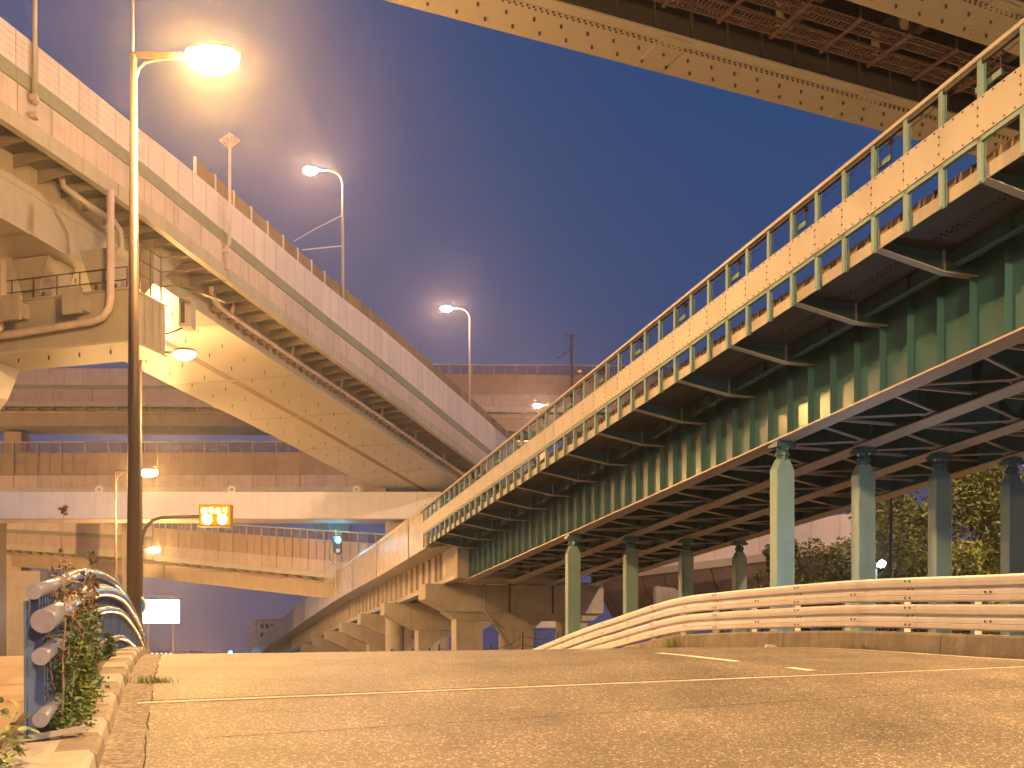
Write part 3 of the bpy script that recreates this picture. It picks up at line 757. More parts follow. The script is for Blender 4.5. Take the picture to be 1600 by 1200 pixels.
# brown light screen fence behind the barrier
for i, y in enumerate(frange(47.9, 128, 1.62)):
    f0 = interp([(47, 1.0), (60, .95), (69, .95), (82, 1.0), (128, 1.1)])
    mb = MB(); CB(mb, V, y + .05, y + 1.57, .34, .37, lambda u: hb(u) - .2, lambda u: hb(u) + f0(u)); mb.build('screen_panel', M['brown_mesh'], lv)
    mb = MB(); CB(mb, V, y - .06, y + .06, .30, .40, -.2, lambda u: hb(u) + f0(u) + .06); mb.build('screen_post', M['tan_frame'] if i > 8 else M['lilac_paint'], lv)
# near pipe down the web
mb = MB(); mb.tube([P(85, 235, 40.6), P(93, 268, 40.6), P(100, 292, 40.7), P(140, 322, 41.4), P(178, 347, 42), P(188, 362, 42.1), P(190, 400, 42.1)], .13, 10); mb.build('drain_pipe', M['box_steel'], lv, smooth=True)

# steel pier crosshead under the near box
PA = Vector((-15.0, 40.4, 0)); PI = Vector((-.962, .273, 0)); PD = Vector((.273, .962, 0))
def PP(v, t, z): return PA + PI * v + PD * t + Vector((0, 0, z))
def PB(mb, v0, v1, t0, t1, z0, z1):
    mb.hexa([PP(v0, t0, z0), PP(v0, t1, z0), PP(v1, t1, z0), PP(v1, t0, z0), PP(v0, t0, z1), PP(v0, t1, z1), PP(v1, t1, z1), PP(v1, t0, z1)]); return mb
sp = thing('steel_pier', 'steel pier head with drain pipes and bearings under the upper left viaduct', 'pier', (PP(8, 1, 0).x, PP(8, 1, 0).y, -6))
PB(MB(), 0, 22, 0, 2.2, 12.35, 14.35).build('crossbeam', M['box_steel'], sp)
PB(MB(), -.05, 22, -.06, 2.26, 12.27, 12.35).build('bottom_flange', M['soffit_steel'], sp)
PB(MB(), -.05, 22, -.06, 2.26, 14.35, 14.42).build('top_flange', M['box_steel'], sp)
for t in (.35, .8, 1.3, 1.8):
    PB(MB(), -.1, -.01, t - .03, t + .03, 12.4, 14.3).build('end_stiffener', M['box_steel'], sp)
mb = MB(); mb.loft([[PP(7.2, .2, 12.26), PP(16, .2, 12.26), PP(16, 2.1, 12.26), PP(7.2, 2.1, 12.26)], [PP(7.4, .2, 11.8), PP(16, .2, 11.8), PP(16, 2.1, 11.8), PP(7.4, 2.1, 11.8)], [PP(7.8, .2, 11.0), PP(15.5, .2, 11.0), PP(15.5, 2.1, 11.0), PP(7.8, 2.1, 11.0)], [PP(8.9, .2, 9.9), PP(14, .2, 9.9), PP(14, 2.1, 9.9), PP(8.9, 2.1, 9.9)], [PP(10.6, .2, 8.6), PP(13.0, .2, 8.6), PP(13.0, 2.1, 8.6), PP(10.6, 2.1, 8.6)], [PP(10.8, .3, -6.1), PP(13, .3, -6.1), PP(13, 2.0, -6.1), PP(10.8, 2.0, -6.1)]])
mb.build('column', M['white_steel'], sp)
for v in (1.7, 5.0, 9.0):
    mb = MB(); mb.loft([[PP(v + .35, .3, 14.42), PP(v + .35, 1.6, 14.42), PP(v - .35, 1.6, 14.42), PP(v - .35, .3, 14.42)], [PP(v + .5, .2, 15.1), PP(v + .5, 1.8, 15.1), PP(v - .5, 1.8, 15.1), PP(v - .5, .2, 15.1)], [PP(v + .9, .2, 16.2), PP(v + .9, 1.8, 16.2), PP(v - .9, 1.8, 16.2), PP(v - .9, .2, 16.2)]]); mb.build('bearing_block', M['box_steel'], sp)
for v in (2.2, 5.1):
    mb = MB(); PB(mb, v - .3, v + .3, -.62, -.02, 13.55, 14.15); PB(mb, v - .42, v + .42, -.80, -.62, 13.35, 14.35); mb.build('jacking_bracket', M['box_steel'], sp)
mb = MB()
for v in frange(.3, 12, 1.1): mb.tube([PP(v, .1, 14.4), PP(v, .1, 15.3)], .03, 5)
for z in (14.8, 15.3): mb.tube([PP(.3, .1, z), PP(12, .1, z)], .025, 5)
mb.build('railing', M['dark_steel'], sp)
mb = MB(); mb.tube([PP(.75, -.3, 18.2), PP(.75, -.3, 14.0), PP(.8, -.3, 13.6), PP(1.1, -.3, 13.25), PP(1.6, -.3, 13.12), PP(5.0, -.3, 12.95), PP(9, -.3, 12.8)], .15, 10); mb.build('drain_pipe', M['fascia'], sp, smooth=True)
mb = MB(); mb.tube([PP(5.9, -.3, 16.0), PP(5.9, -.3, 13.6), PP(6.0, -.3, 13.3), PP(6.3, -.3, 13.0), PP(6.9, -.3, 12.9), PP(9, -.3, 12.85)], .15, 10); mb.build('drain_pipe', M['fascia'], sp, smooth=True)
mb = MB()
for v in (1.5, 3.0, 4.5, 6.0, 8): mb.bar(PP(v, .7, 12.28), PP(v, .7, 12.10), .04, .07)
for v in (.6, 1.5, 4, 6): 
    mb.bar(PP(v, -.2, 14.4), PP(v, -.2, 14.55), .1, .1)
mb.build('lifting_lugs', M['dark_steel'], sp, kind='stuff')
# inspection stair frame and cabinet beside the pier
qa, qb = P(279, 510, 44.5), P(298, 472, 44.5)
cb = thing('cabinet', 'narrow grey equipment box hanging under the viaduct beside the pier head', 'cabinet', qa)
mb = MB(); mb.box(qa.x, qb.x, 44.5, 45.2, qa.z, qb.z + .2); mb.build('case', M['edge_beam'], cb)
mb = MB(); mb.box(qa.x + .1, qa.x + .27, 44.47, 44.5, qa.z + .15, qb.z); mb.build('door', M['dark_steel'], cb)
mb = MB(); mb.tube([(qa.x + .1, 44.7, qa.z), P(272, 518, 44.3), P(262, 521, 43.6), P(251, 521, 43)], .035, 6); mb.build('cable', M['dark_steel'], cb)
ld = thing('access_frame', 'small steel access frame with ladder fixed at the end of the pier head', 'ladder', PP(-.3, 1, 14.4))
mb = MB()
for t in (.3, 1.0, 1.7):
    mb.tube([PP(-.15, t, 14.42), PP(-.15, t, 16.3)], .035, 5)
for z in (15.0, 15.6, 16.2): mb.tube([PP(-.15, .3, z), PP(-.15, 1.7, z)], .03, 5); mb.tube([PP(-.15, 1.7, z), PP(-1.0, 1.9, z + .1)], .03, 5)
mb.build('frame', M['dark_steel'], ld)
mb = MB()
for k in range(16):
    mb.bar(PP(-.2 - .12 * k, 2.3 + .05 * k, 15.4 - .04 * k), PP(-.2 - .12 * k, 2.7 + .05 * k, 15.4 - .04 * k), .03, .04)
mb.bar(PP(-.2, 2.3, 15.4), PP(-2.1, 3.1, 14.76), .04, .06); mb.bar(PP(-.2, 2.7, 15.4), PP(-2.1, 3.5, 14.76), .04, .06)
mb.build('rungs', M['dark_steel'], ld)

# ------------------------------------------------------------------ white portal beam
po = thing('steel_portal', 'long white steel crossbeam with lifting lugs spanning behind the amber sign', 'portal frame', (-28, 93, -6))
mb = MB(); mb.box(-50, -6.4, 92, 94.6, 12.06, 14.46); pb = mb.build('crossbeam', M['white_steel'], po)
mb = MB(); mb.box(-50.05, -6.3, 91.93, 94.67, 11.97, 12.05); mb.build('bottom_flange', M['mauve_concrete'], po)
for x in (-43.5, -31.5, -18.6, -7.8):
    mb = MB(); mb.box(x, x + .75, 91.975, 91.998, 12.15, 14.4)
    for a in frange(x + .08, x + .72, .16):
        for z in frange(12.25, 14.35, .2): mb.box(a, a + .05, 91.955, 91.975, z, z + .05)
    mb.build('splice_plate', M['white_steel'], po)
for px in (155, 362, 557):
    x = (px - 800) / 1600 * 92.2; mb = MB(); n = 16
    ro = [(.42 * math.cos(math.pi * k / 8), .42 * math.sin(math.pi * k / 8)) for k in range(-1, 10)]
    ring = [Vector((x + a, 92.15, 14.62 + b)) for a, b in ro if b > -.2]
    inner = [Vector((x + .15 * math.cos(2 * math.pi * k / 12), 92.15, 14.72 + .15 * math.sin(2 * math.pi * k / 12))) for k in range(12)]
    for k in range(16):
        t0, t1 = 2 * math.pi * k / 16, 2 * math.pi * (k + 1) / 16
        q = [Vector((x + r_ * math.cos(t), 92.12, 14.70 + r_ * math.sin(t))) for r_, t in ((.16, t0), (.36, t0), (.36, t1), (.16, t1))]
        mb.prism(q, (0, .1, 0))
    mb.box(x - .34, x + .34, 92.12, 92.22, 14.3, 14.5)
    mb.build('lifting_lug', M['white_steel'], po)
mb = MB(); mb.tube([(-10.7, 93.4, -6.1), (-10.7, 93.4, 11.97)], .85, 20); mb.build('column', M['concrete'], po, smooth=True)
mb = MB(); mb.box(-50, -47.3, 92.2, 94.4, -6.1, 11.97); mb.build('column', M['white_steel'], po)
mb = MB(); mb.box(-13.4, -11.4, 92.5, 94, 14.46, 15.3); mb.box(-13.0, -11.8, 92.7, 93.8, 15.3, 16.0); mb.build('bearing_block', M['tan_girder'], po)

# ------------------------------------------------------------------ viaducts farther back
def back_viaduct(root, L, u0, u1, h, bay, fence='clear', depth=10, fasc=1.0, edge=.5, gird=1.6, gin=1.6, rib=2.2, nseg=1, lugs=True):
    """near face: fence of height h above z=0, fascia below, edge beam, ribs, box girder"""
    us = frange(u0, u1, bay)
    if fence == 'clear':
        mb = MB(); CB(mb, L, u0, u1, -.08, .12, h - .12, h, nseg); mb.build('top_rail', M['edge_beam'], root)
        mb = MB(); CB(mb, L, u0, u1, 0, .06, h * .66, h * .66 + .05, nseg); CB(mb, L, u0, u1, 0, .06, .0, .06, nseg); CB(mb, L, u0, u1, 0, .06, h * .38, h * .38 + .04, nseg); mb.build('fence_rail', M['tan_frame'], root)
    for u in us:
        b = min(bay, u1 - u)
        if fence == 'clear':
            mb = MB(); CB(mb, L, u - .09, u + .09, -.06, .14, -.05, h - .12); mb.build('fence_post', M['tan_frame'], root)
            mb = MB(); CB(mb, L, u + .09, u + b - .09, .03, .045, h * .66 + .05, h - .12); mb.build('clear_pane', M['clear_panel'], root)
            mb = MB(); CB(mb, L, u + b / 2 - .03, u + b / 2 + .03, 0.0, .07, h * .02, h - .12); mb.build('mullion', M['tan_frame'], root)
            mb = MB()
            for r in range(4): CB(mb, L, u + .09, u + b - .09, .06, .14, .06 + (h * .66 - .06) * r / 4 + .012, .06 + (h * .66 - .06) * (r + 1) / 4 - .012)
            CB(mb, L, u + .09, u + b - .09, .08, .12, .06, h * .66); mb.build('fence_panel', M['brown_fence'], root)
        else:
            mb = MB()
            for r in range(4): CB(mb, L, u + .03, u + b - .03, .02, .12, .02 + h * r / 4, h * (r + 1) / 4 - .02)
            CB(mb, L, u + .03, u + b - .03, .04, .11, 0, h - .02); mb.build('barrier_panel', M['fascia'], root)
            mb = MB(); CB(mb, L, u - .05, u + .05, -.02, .14, -.3, h + .12); mb.build('barrier_post', M['fascia'], root)
    if fence != 'clear':
        mb = MB(); CB(mb, L, u0, u1, -.04, .2, -.5, 0, nseg); mb.build('band_plate', M['olive_band'], root)
    z0 = 0 if fence == 'clear' else -.5
    for u in frange(u0, u1, bay * (1.0 if fence == 'clear' else 1.7)):
        b = min(bay * (1.0 if fence == 'clear' else 1.7), u1 - u)
        mb = MB(); CB(mb, L, u + .03, u + b - .03, .02, .3, z0 - fasc, z0 - .02); mb.build('fascia_panel', M['mauve_concrete'], root)
    z1 = z0 - fasc
    mb = MB(); CB(mb, L, u0, u1, -.12, .4, z1 - edge, z1 - .01, nseg); mb.build('edge_beam', M['edge_beam'], root)
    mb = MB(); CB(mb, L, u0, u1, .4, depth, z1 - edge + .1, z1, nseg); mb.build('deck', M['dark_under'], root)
    z2 = z1 - edge
    for u in frange(u0 + .4, u1, rib):
        mb = MB(); pr = [(.3, z2 - .0), (gin, z2 - .45), (gin, z2 + .1), (.3, z2 + .1)]
        mb.loft([[L.pt(u, v, z) for v, z in pr], [L.pt(u + .1, v, z) for v, z in pr]]); mb.build('rib', M['tan_girder'], root)
    n = max(2, nseg)
    mb = MB(); SEC(mb, L, [u0 + (u1 - u0) * k / n for k in range(n + 1)], [(gin, z2 - gird), (gin, z2 + .1), (depth - gin, z2 + .1), (depth - gin, z2 - gird)]); g = mb.build('box_girder', M['tan_girder'], root)
    mb = MB(); SEC(mb, L, [u0 + (u1 - u0) * k / n for k in range(n + 1)], [(gin - .06, z2 - gird - .05), (gin - .06, z2 - gird - .001), (depth - gin + .06, z2 - gird - .001), (depth - gin + .06, z2 - gird - .05)]); mb.build('soffit', M['soffit_steel'], g)
    mb = MB(); v = gin - .3; mb.tube([L.pt(u0, v, z2 - .5), L.pt((u0 + u1) / 2, v, z2 - .5), L.pt(u1, v, z2 - .5)], .14, 8); mb.build('drain_pipe', M['mauve_concrete'], root, smooth=True)
    if lugs:
        mb = MB()
        for u in frange(u0, u1, 1.6):
            for v in (gin + .6, gin + 2.6): mb.bar(L.pt(u, v, z2 - gird - .03), L.pt(u, v, z2 - gird - .22), .06, .08)
        mb.build('lifting_lugs', M['dark_steel'], g, kind='stuff')
def line_between(p0, p1):
    p0 = Vector(p0); p1 = Vector(p1); d = p1 - p0; n = Vector((d.x, d.y, 0)).length; dd = Vector((d.x / n, d.y / n, 0))
    e = Vector((-dd.y, dd.x, 0))
    return Line((p0.x, p0.y, 0), dd, e, lambda u: p0.z + (p1.z - p0.z) * u / n), n
# A: topmost, plain barrier on the left, clear fence on the right
YA = 140
va = thing('elevated_road', 'farthest and highest level viaduct, its brown fence with clear panes seen above the green bridge', 'viaduct', (0, YA, -6))
LA, n = line_between((-90, YA, (1020 - 600) / 1600 * YA), (-30, YA, (1020 - 603) / 1600 * YA))
back_viaduct(va, LA, 0, 60, 2.3, 3.2, 'plain', fasc=1.75, edge=.65, gird=2.3, gin=1.5, depth=8.5)
LA2, n = line_between((-29.5, YA, (1020 - 614) / 1600 * YA), (30, YA, (1020 - 619) / 1600 * YA))
back_viaduct(va, LA2, 0, n, 4.1, 3.0, 'clear', fasc=1.7, edge=.65, gird=2.2, gin=1.8)
for x in (-70, -24, 24):
    mb = MB(); mb.box(x - 1.2, x + 1.2, YA + 3.5, YA + 6, -6.1, 31); mb.build('pier_column', M['tan_girder'], va)
# B: middle level
YB = 122
vb = thing('elevated_road', 'middle level viaduct with long brown fence just above the white crossbeam', 'viaduct', (-30, YB, -6))
LB, n = line_between((-68, YB, (1020 - 743) / 1600 * YB), (4, YB, (1020 - 741) / 1600 * YB))
back_viaduct(vb, LB, 0, n, 4.0, 2.85, 'clear', fasc=1.45, edge=.55, gird=2.3)
for x in (-64, -47.0, 0):
    mb = MB(); mb.box(x - .8, x + .8, YB + 3.5, YB + 6, -6.1, 16.6); mb.build('pier_column', M['tan_girder'], vb)
# second carriageway fence behind B
vb2 = thing('elevated_road', 'ramp joining behind the middle viaduct, only its pale rails show through the clear panes', 'viaduct', (-30, YB + 12, -6))
LB2, n = line_between((-58, YB + 14, (1020 - 712) / 1600 * (YB + 14)), (-20, YB + 14, (1020 - 686) / 1600 * (YB + 14)))
for z in (0, -1.3):
    mb = MB(); CB(mb, LB2, 0, n, 0, .2, z - .18, z); mb.build('rail', M['cream_paint'], vb2)
for u in frange(0, n, 2.5):
    mb = MB(); CB(mb, LB2, u, u + .2, .05, .15, -3.2, -.1); mb.build('rail_post', M['tan_frame'], vb2)
mb = MB(); CB(mb, LB2, 0, n, 0, 7, -5, -3.2); mb.build('deck', M['mauve_concrete'], vb2)
for u in (4, 32):
    mb = MB(); q = LB2.pt(u, 3.5, 0); mb.box(q.x - .8, q.x + .8, q.y - .8, q.y + .8, -6.1, LB2.pt(u, 3, -5).z); mb.build('pier_column', M['tan_girder'], vb2)
# D: lowest curved ramp
vd = thing('elevated_road', 'lowest brown viaduct sloping down to the right below the white crossbeam', 'viaduct', (-30, 125, -6))
pd0 = P(0, 826, 142); pd1 = P(238, 838.5, 127)
LD, n = line_between(pd0 - (pd1 - pd0) * .3, pd1)
back_viaduct(vd, LD, 0, n, 1.35, 3.6, 'plain', fasc=1.5, edge=.85, gird=2.2, gin=1.7)
LD2, n2 = line_between((pd1.x + .1, pd1.y - .06, (1020 - 851.5) / 1600 * 127), P(610, 884, 104))
back_viaduct(vd, LD2, 0, n2, 3.2, 2.5, 'clear', fasc=1.3, edge=.6, gird=2.2, gin=1.7)
mb = MB(); q0 = LD.pt(12, 2.5, 0); mb.box(-69.8, -63.6, 138, 140.5, -6.1, q0.z - 5.9); mb.build('pier_wall', M['concrete'], vd)
q = P(470, 900, 116); mb = MB(); mb.box(q.x + 6.5, q.x + 8.5, q.y + 3, q.y + 5.5, -6.1, q.z); mb.build('pier_column', M['concrete'], vd)
# E: ramp behind the green columns on the right
ve = thing('elevated_road', 'brown concrete viaduct curving behind the green columns, lilac barrier on top', 'viaduct', (22, 92, -6))
LE, n = line_between(P(930, 868, 118), P(1420, 786, 74))
eb = MB()
for u in frange(0, n, 3.4):
    b = min(3.4, n - u)
    mb = MB(); CB(mb, LE, u + .02, u + b - .02, 0, .15, -2.3, 0, 1); CB(mb, LE, u + .02, u + b - .02, -.02, 0, -1.2, -1.16); mb.build('barrier_panel', M['lilac_paint'], ve)
    mb = MB(); CB(mb, LE, u - .03, u + .03, -.04, 0, -1.9, -.2); mb.build('barrier_post', M['fascia'], ve)
mb = MB(); CB(mb, LE, 0, n, -.15, .3, -3.0, -2.31); mb.build('edge_beam', M['edge_beam'], ve)
mb = MB(); SEC(mb, LE, [0, n / 2, n], [(.1, -3.0), (.4, -4.2), (2.5, -7.5), (9, -7.5), (9, -2.4), (.3, -2.4)]); mb.build('girder', M['mauve_dark'], ve)
for u in frange(2, n, 4.2):
    mb = MB(); pr = [(.02, -3.05), (.35, -4.25), (2.45, -7.5), (2.5, -7.45), (.42, -4.1), (.12, -3.0)]
    mb.loft([[LE.pt(u, v, z) for v, z in pr], [LE.pt(u + .1, v, z) for v, z in pr]]); mb.build('joint_strip', M['dark_under'], ve)
for u in (8, 36):
    q = LE.pt(u, 5, 0); mb = MB(); mb.box(q.x - 1.2, q.x + 1.2, q.y - 1, q.y + 1, -6.1, LE.pt(u, 5, -7.5).z); mb.build('pier_column', M['concrete'], ve)
pr = thing('bridge_pier', 'pale concrete pier head low between the green columns on the right', 'pier', (14.4, 96, -6))
mb = MB(); q = P(1025, 950, 96)
mb.loft([[(13.6, 95, 3.9), (16.4, 95, 3.9), (16.4, 97, 3.9), (13.6, 97, 3.9)], [(13.4, 95, 4.6), (16.9, 95, 4.6), (16.9, 97, 4.6), (13.4, 97, 4.6)], [(13.4, 95, 6.2), (15.1, 95, 6.0), (15.1, 97, 6.0), (13.4, 97, 6.2)]])
mb.build('pier_cap', M['concrete'], pr)
mb = MB(); mb.box(13.9, 16.1, 95.2, 96.8, -6.1, 3.9); mb.build('pier_column', M['concrete'], pr)

# ------------------------------------------------------------------ viaduct overhead, upper right
hv = thing('elevated_road', 'twin steel box viaduct passing overhead across the upper right sky', 'viaduct', (20, 40, -6))
H = Line((3.46, 34.6, 0), (.917, .398, 0), (.398, -.917, 0), lambda u: 20.0)
HA, HB = -22, 44
for bi, (v0, v1) in enumerate(((0, 1.95), (5.65, 7.6))):
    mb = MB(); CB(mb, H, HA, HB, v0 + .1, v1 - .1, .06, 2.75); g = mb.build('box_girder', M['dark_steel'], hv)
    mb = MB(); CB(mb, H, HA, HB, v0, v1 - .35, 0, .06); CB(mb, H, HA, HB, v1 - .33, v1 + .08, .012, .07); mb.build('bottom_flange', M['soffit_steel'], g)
    for u in (-15.9, -7.6, .75, 9.1, 17.4, 25.8, 34):
        mb = MB(); CB(mb, H, u, u + 1.05, v0 + .03, v1 - .05, -.022, -.002)
        for k in range(8):
            for j in range(11):
                CB(mb, H, u + .08 + .125 * k, u + .12 + .125 * k, v0 + .08 + .165 * j, v0 + .12 + .165 * j, -.045, -.022)
        mb.build('splice_plate', M['soffit_steel'], g)
    mb = MB()
    for i, u in enumerate(frange(HA, HB, .95)):
        for v in (.45, 1.05):
            a = u + (.48 if v > 1 else 0); mb.tube([H.pt(a, v0 + v, 0), H.pt(a, v0 + v, -.10)], .042, 6); mb.bar(H.pt(a, v0 + v, .0), H.pt(a, v0 + v, -.12), .02, .03)
    for u in frange(HA, HB, .22): CB(mb, H, u, u + .06, v1 - .42, v1 - .36, -.03, 0); CB(mb, H, u + .1, u + .16, v1 - .52, v1 - .47, -.03, 0)
    mb.build('lifting_lugs', M['dark_steel'], g, kind='stuff')
    mb = MB()
    for u in frange(HA, HB, 1.4): CB(mb, H, u, u + .04, v1 - .1, v1 + .06, .07, 2.7)
    mb.build('web_stiffeners', M['dark_steel'], g)
for u in frange(HA + 2, HB, 4.17):
    mb = MB(); CB(mb, H, u, u + .35, 1.95, 5.7, .95, 1.0); CB(mb, H, u + .15, u + .19, 1.95, 5.7, 1.0, 2.2); mb.build('cross_beam', M['box_steel'], hv)
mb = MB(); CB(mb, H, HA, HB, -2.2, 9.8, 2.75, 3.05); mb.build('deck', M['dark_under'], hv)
mb = MB(); CB(mb, H, HA, HB, -2.4, -2.2, 2.5, 4.2); CB(mb, H, HA, HB, 9.8, 10.0, 2.5, 4.2); mb.build('parapet', M['edge_beam'], hv)
wk = MB()
for v in (2.6, 2.9, 3.3, 3.75, 4.1, 4.4): wk_ = CB(wk, H, HA, HB, v, v + .06, .50, .60)
walk = wk.build('walkway', M['rust'], hv)
wk = MB()
for u in frange(-8, HB, .16): CB(wk, H, u, u + .05, 2.62, 3.35, .56, .59); CB(wk, H, u, u + .05, 3.75, 4.43, .56, .59)
wk.build('walkway_bars', M['rust'], walk, kind='stuff')
for u in frange(-8, HB, 2.08):
    mb = MB(); CB(mb, H, u, u + .1, 2.5, 4.55, .44, .52); mb.bar(H.pt(u, 2.55, .5), H.pt(u, 2.55, 2.7), .06, .06); mb.bar(H.pt(u, 4.5, .5), H.pt(u, 4.5, 2.7), .06, .06); mb.build('walkway_hanger', M['rust'], walk)
mb = MB()
for z in (1.0, 1.5): CB(mb, H, -8, HB, 2.53, 2.57, z, z + .04); CB(mb, H, -8, HB, 4.48, 4.52, z, z + .04)
mb.build('walkway_rail', M['rust'], walk)
for u in (28, -17):
    q = H.pt(u, 3.8, 0); 
    if u > 0:
        mb = MB(); CB(mb, H, u - 1, u + 1, -.3, 8, -2.2, -.05); mb.build('pier_cap', M['box_steel'], hv)
        mb = MB(); mb.box(q.x - 1, q.x + 1, q.y - 1, q.y + 1, -6.1, 17.8); mb.build('pier_column', M['box_steel'], hv)
# ------------------------------------------------------------------ street lamps
def street_lamp(px, Y, zl, arm, label, base, poleM='pole_brown', lens=1.0, rb=.17, rt=.085, extra=0.0, group=None, lm='lamp_sodium', over=None, globe=False):
    X = px if over else (px - 800) / 1600 * Y
    t = thing('street_lamp', label, 'street lamp', (X, Y, base), group)
    mb = MB(); mb.tube([(X, Y, base), (X, Y, zl + .05)], [rb, rt], 12); mb.build('pole', M[poleM], t, smooth=True)
    if extra: 
        mb = MB(); mb.tube([(X - .02, Y, zl), (X - .02, Y, zl + extra)], .03, 6); mb.build('mast', M['galv'], t)
    mb = MB(); mb.bar((X - .08, Y, zl + .08), (X + arm - .1, Y, zl + .05), .10, .13)
    cur = [(X + .05, Y, zl - .55), (X + .12, Y, zl - .28), (X + .28, Y, zl - .12), (X + .6, Y, zl - .04), (X + 1.0, Y, zl - .02)]
    mb.tube(cur, .035, 6); mb.build('arm', M[poleM], t)
    if globe:
        mb = MB(); mb.ellipsoid((X + arm, Y, zl + .22), .24, .24, .24, 14, 8); mb.build('globe', M[lm], t, smooth=True)
        return t
    mb = MB(); mb.ellipsoid((X + arm + .25, Y, zl + .10), .60 * lens, .36 * lens, .2, 14, 5, zmin=-.1); mb.build('housing', M['galv'], t, smooth=True)
    mb = MB(); mb.ellipsoid((X + arm + .25, Y, zl - .02), (.54) * lens, (.34) * lens, .27 * lens, 16, 8, zmax=.12); mb.build('lens', M[lm], t, smooth=True)
    mb = MB(); mb.box(X - .02, X + .16, Y - rb - .03, Y - rb + .02, base + 1.0, base + 1.5) if 0 else mb.box(X - rb * .9, X + rb * .9, Y - rb - .02, Y - rb + .05, base + .5, base + 1.1); mb.build('service_door', M[poleM], t)
    return t
G1 = 'street lamps along the left kerb'
l1 = street_lamp(209, 26, 15.1, 1.75, 'tall brown street lamp nearest on the left with thin mast, its lamp glaring brightest', rz(27.7, -1.0) - .1, extra=9, rb=.19, lens=1.2, group=G1)
l2 = street_lamp(219, 51.7, 15.1, 2.0, 'second street lamp just behind the near pole, its lamp against the bright soffit', -4.2, group=G1, rb=.16, lm='lamp_sodium_low')
l3 = street_lamp(181, 64, 11.3, 1.8, 'slim street lamp left of the tall pole, its lamp in front of the brown fence', -5.2, group=G1, rb=.09, rt=.05)
l4 = street_lamp(207, 95, 9.6, 1.8, 'farthest small street lamp low beside the tall pole under the amber sign', -6, group=G1, rb=.1, rt=.06, lm='lamp_sodium_far')
# sticker band on the near pole
X1 = (209 - 800) / 1600 * 26
mb = MB(); mb.tube([(X1, 26, 2.1), (X1, 26, 3.1)], .158, 12, caps=False); mb.build('label_band', M['kerb_dark'], l1, smooth=True)
mb = MB(); mb.tube([(X1, 26, 1.98), (X1, 26, 2.08)], .165, 12, caps=False); mb.build('yellow_band', M['amber_board'], l1, smooth=True)
# the same row goes on behind the camera
street_lamp(-.6, -5.0, 11.5, 2.0, 'street lamp of the left kerb row standing behind the viewpoint', -2.2, group=G1, over=True, lm='lamp_sodium_near')
# lamps out of sight behind the crest or past the edges, most added as fill
GX = 'lamps of the lower streets'  # group of the out-of-view lamps, most of them added fill
street_lamp(-25.5, 37.5, 5.0, 1.5, 'added fill lamp beside the steel pier, out of view', -6, over=True, lm='fill_pier', rb=.1, rt=.06, group=GX, globe=True)  # unseen, added to light the crosshead from below
street_lamp(-25.0, 76.0, -1.3, 1.2, 'added low fill lamp hidden behind the crest below the crossbeam', -6, over=True, lm='lamp_sodium_far', rb=.09, rt=.06, group=GX, globe=True)  # added to light the soffits and fascias from below
street_lamp(30.0, 46.0, 2.0, 1.5, 'added fill lamp out of view past the rightmost green column', -6, over=True, lm='fill_side', rb=.1, rt=.06, group=GX, globe=True)  # added to brighten the right columns, flanges and trees
street_lamp(46.0, 62.0, 4.0, 1.5, 'added fill lamp for the trees, out of view', -6, over=True, lm='fill_trees', rb=.1, rt=.06, group=GX, globe=True)  # unseen source put in to lift the dark trees
street_lamp(-50.0, 66.0, 4.0, 1.5, 'added white fill lamp for the crossbeam, out of view to its left', -6, over=True, lm='fill_cool', rb=.1, rt=.06, group=GX, globe=True)  # cool fill put in for the white crossbeam
street_lamp(3.5, -6.0, 5.5, .6, 'white lamp standing behind the viewpoint', -1.5, over=True, lm='lamp_white', rb=.1, rt=.06, group=GX, globe=True)
street_lamp(12.8, 8.0, 11.0, -2.0, 'added fill lamp past the right kerb, out of view beside the viewpoint', -.6, over=True, lm='fill_kerb', rb=.16, rt=.09, group=GX)  # added to brighten the road and the left viaduct's face
street_lamp(-44.0, 104.0, -1.5, 1.2, 'added low fill lamp hidden behind the crest before the lowest viaduct', -6, over=True, lm='fill_side', rb=.09, rt=.06, group=GX, globe=True)  # hidden fill added for the lower and middle viaducts
street_lamp(-86.0, 112.0, 12.0, 1.2, 'added fill lamp far left before the high viaducts, out of view', -6, over=True, lm='fill_far_left', rb=.14, rt=.08, group=GX, globe=True)  # unseen fill added for the topmost back viaduct

# lamps on the high left viaduct: curved arm to the left
def deck_lamp(px, ytop, label, v=.2, reach=2.0):
    Yd = 45000 / (1254 - px); b = V.pt(Yd, v, -1.0); zt = (1020 - ytop) * b.y / 1600
    t = thing('street_lamp', label, 'street lamp', b, 'lamps on the high left viaduct')
    pts = [b, Vector((b.x, b.y, zt - 1.0))]
    for k in range(1, 9):
        a = k / 8 * math.pi / 2
        pts.append(Vector((b.x - .95 * (1 - math.cos(a)), b.y, zt - 1.0 + .95 * math.sin(a))))
    pts.append(Vector((b.x - reach + .3, b.y, zt - .02)))
    mb = MB(); mb.tube(pts, [.10] + [.065] * (len(pts) - 1), 10); mb.build('pole', M['galv'], t, smooth=True)
    c = Vector((b.x - reach, b.y, zt))
    mb = MB(); mb.ellipsoid(c + Vector((0, 0, .03)), .45, .2, .12, 12, 5, zmin=-.1); mb.build('housing', M['galv'], t, smooth=True)
    mb = MB(); mb.ellipsoid(c + Vector((0, 0, -.04)), .42, .26, .24, 12, 8, zmax=.35); mb.build('lens', M['lamp_deck'], t, smooth=True)
    return t, b
d1, b1 = deck_lamp(540, 265, 'curved lamp with wire stays rising above the high left viaduct, left of the two')
d2, b2 = deck_lamp(737, 481, 'slender curved lamp on the high left viaduct, right of the stayed one')
d3, b3 = deck_lamp(869, 633, 'small curved lamp glowing behind the green bridge railing')
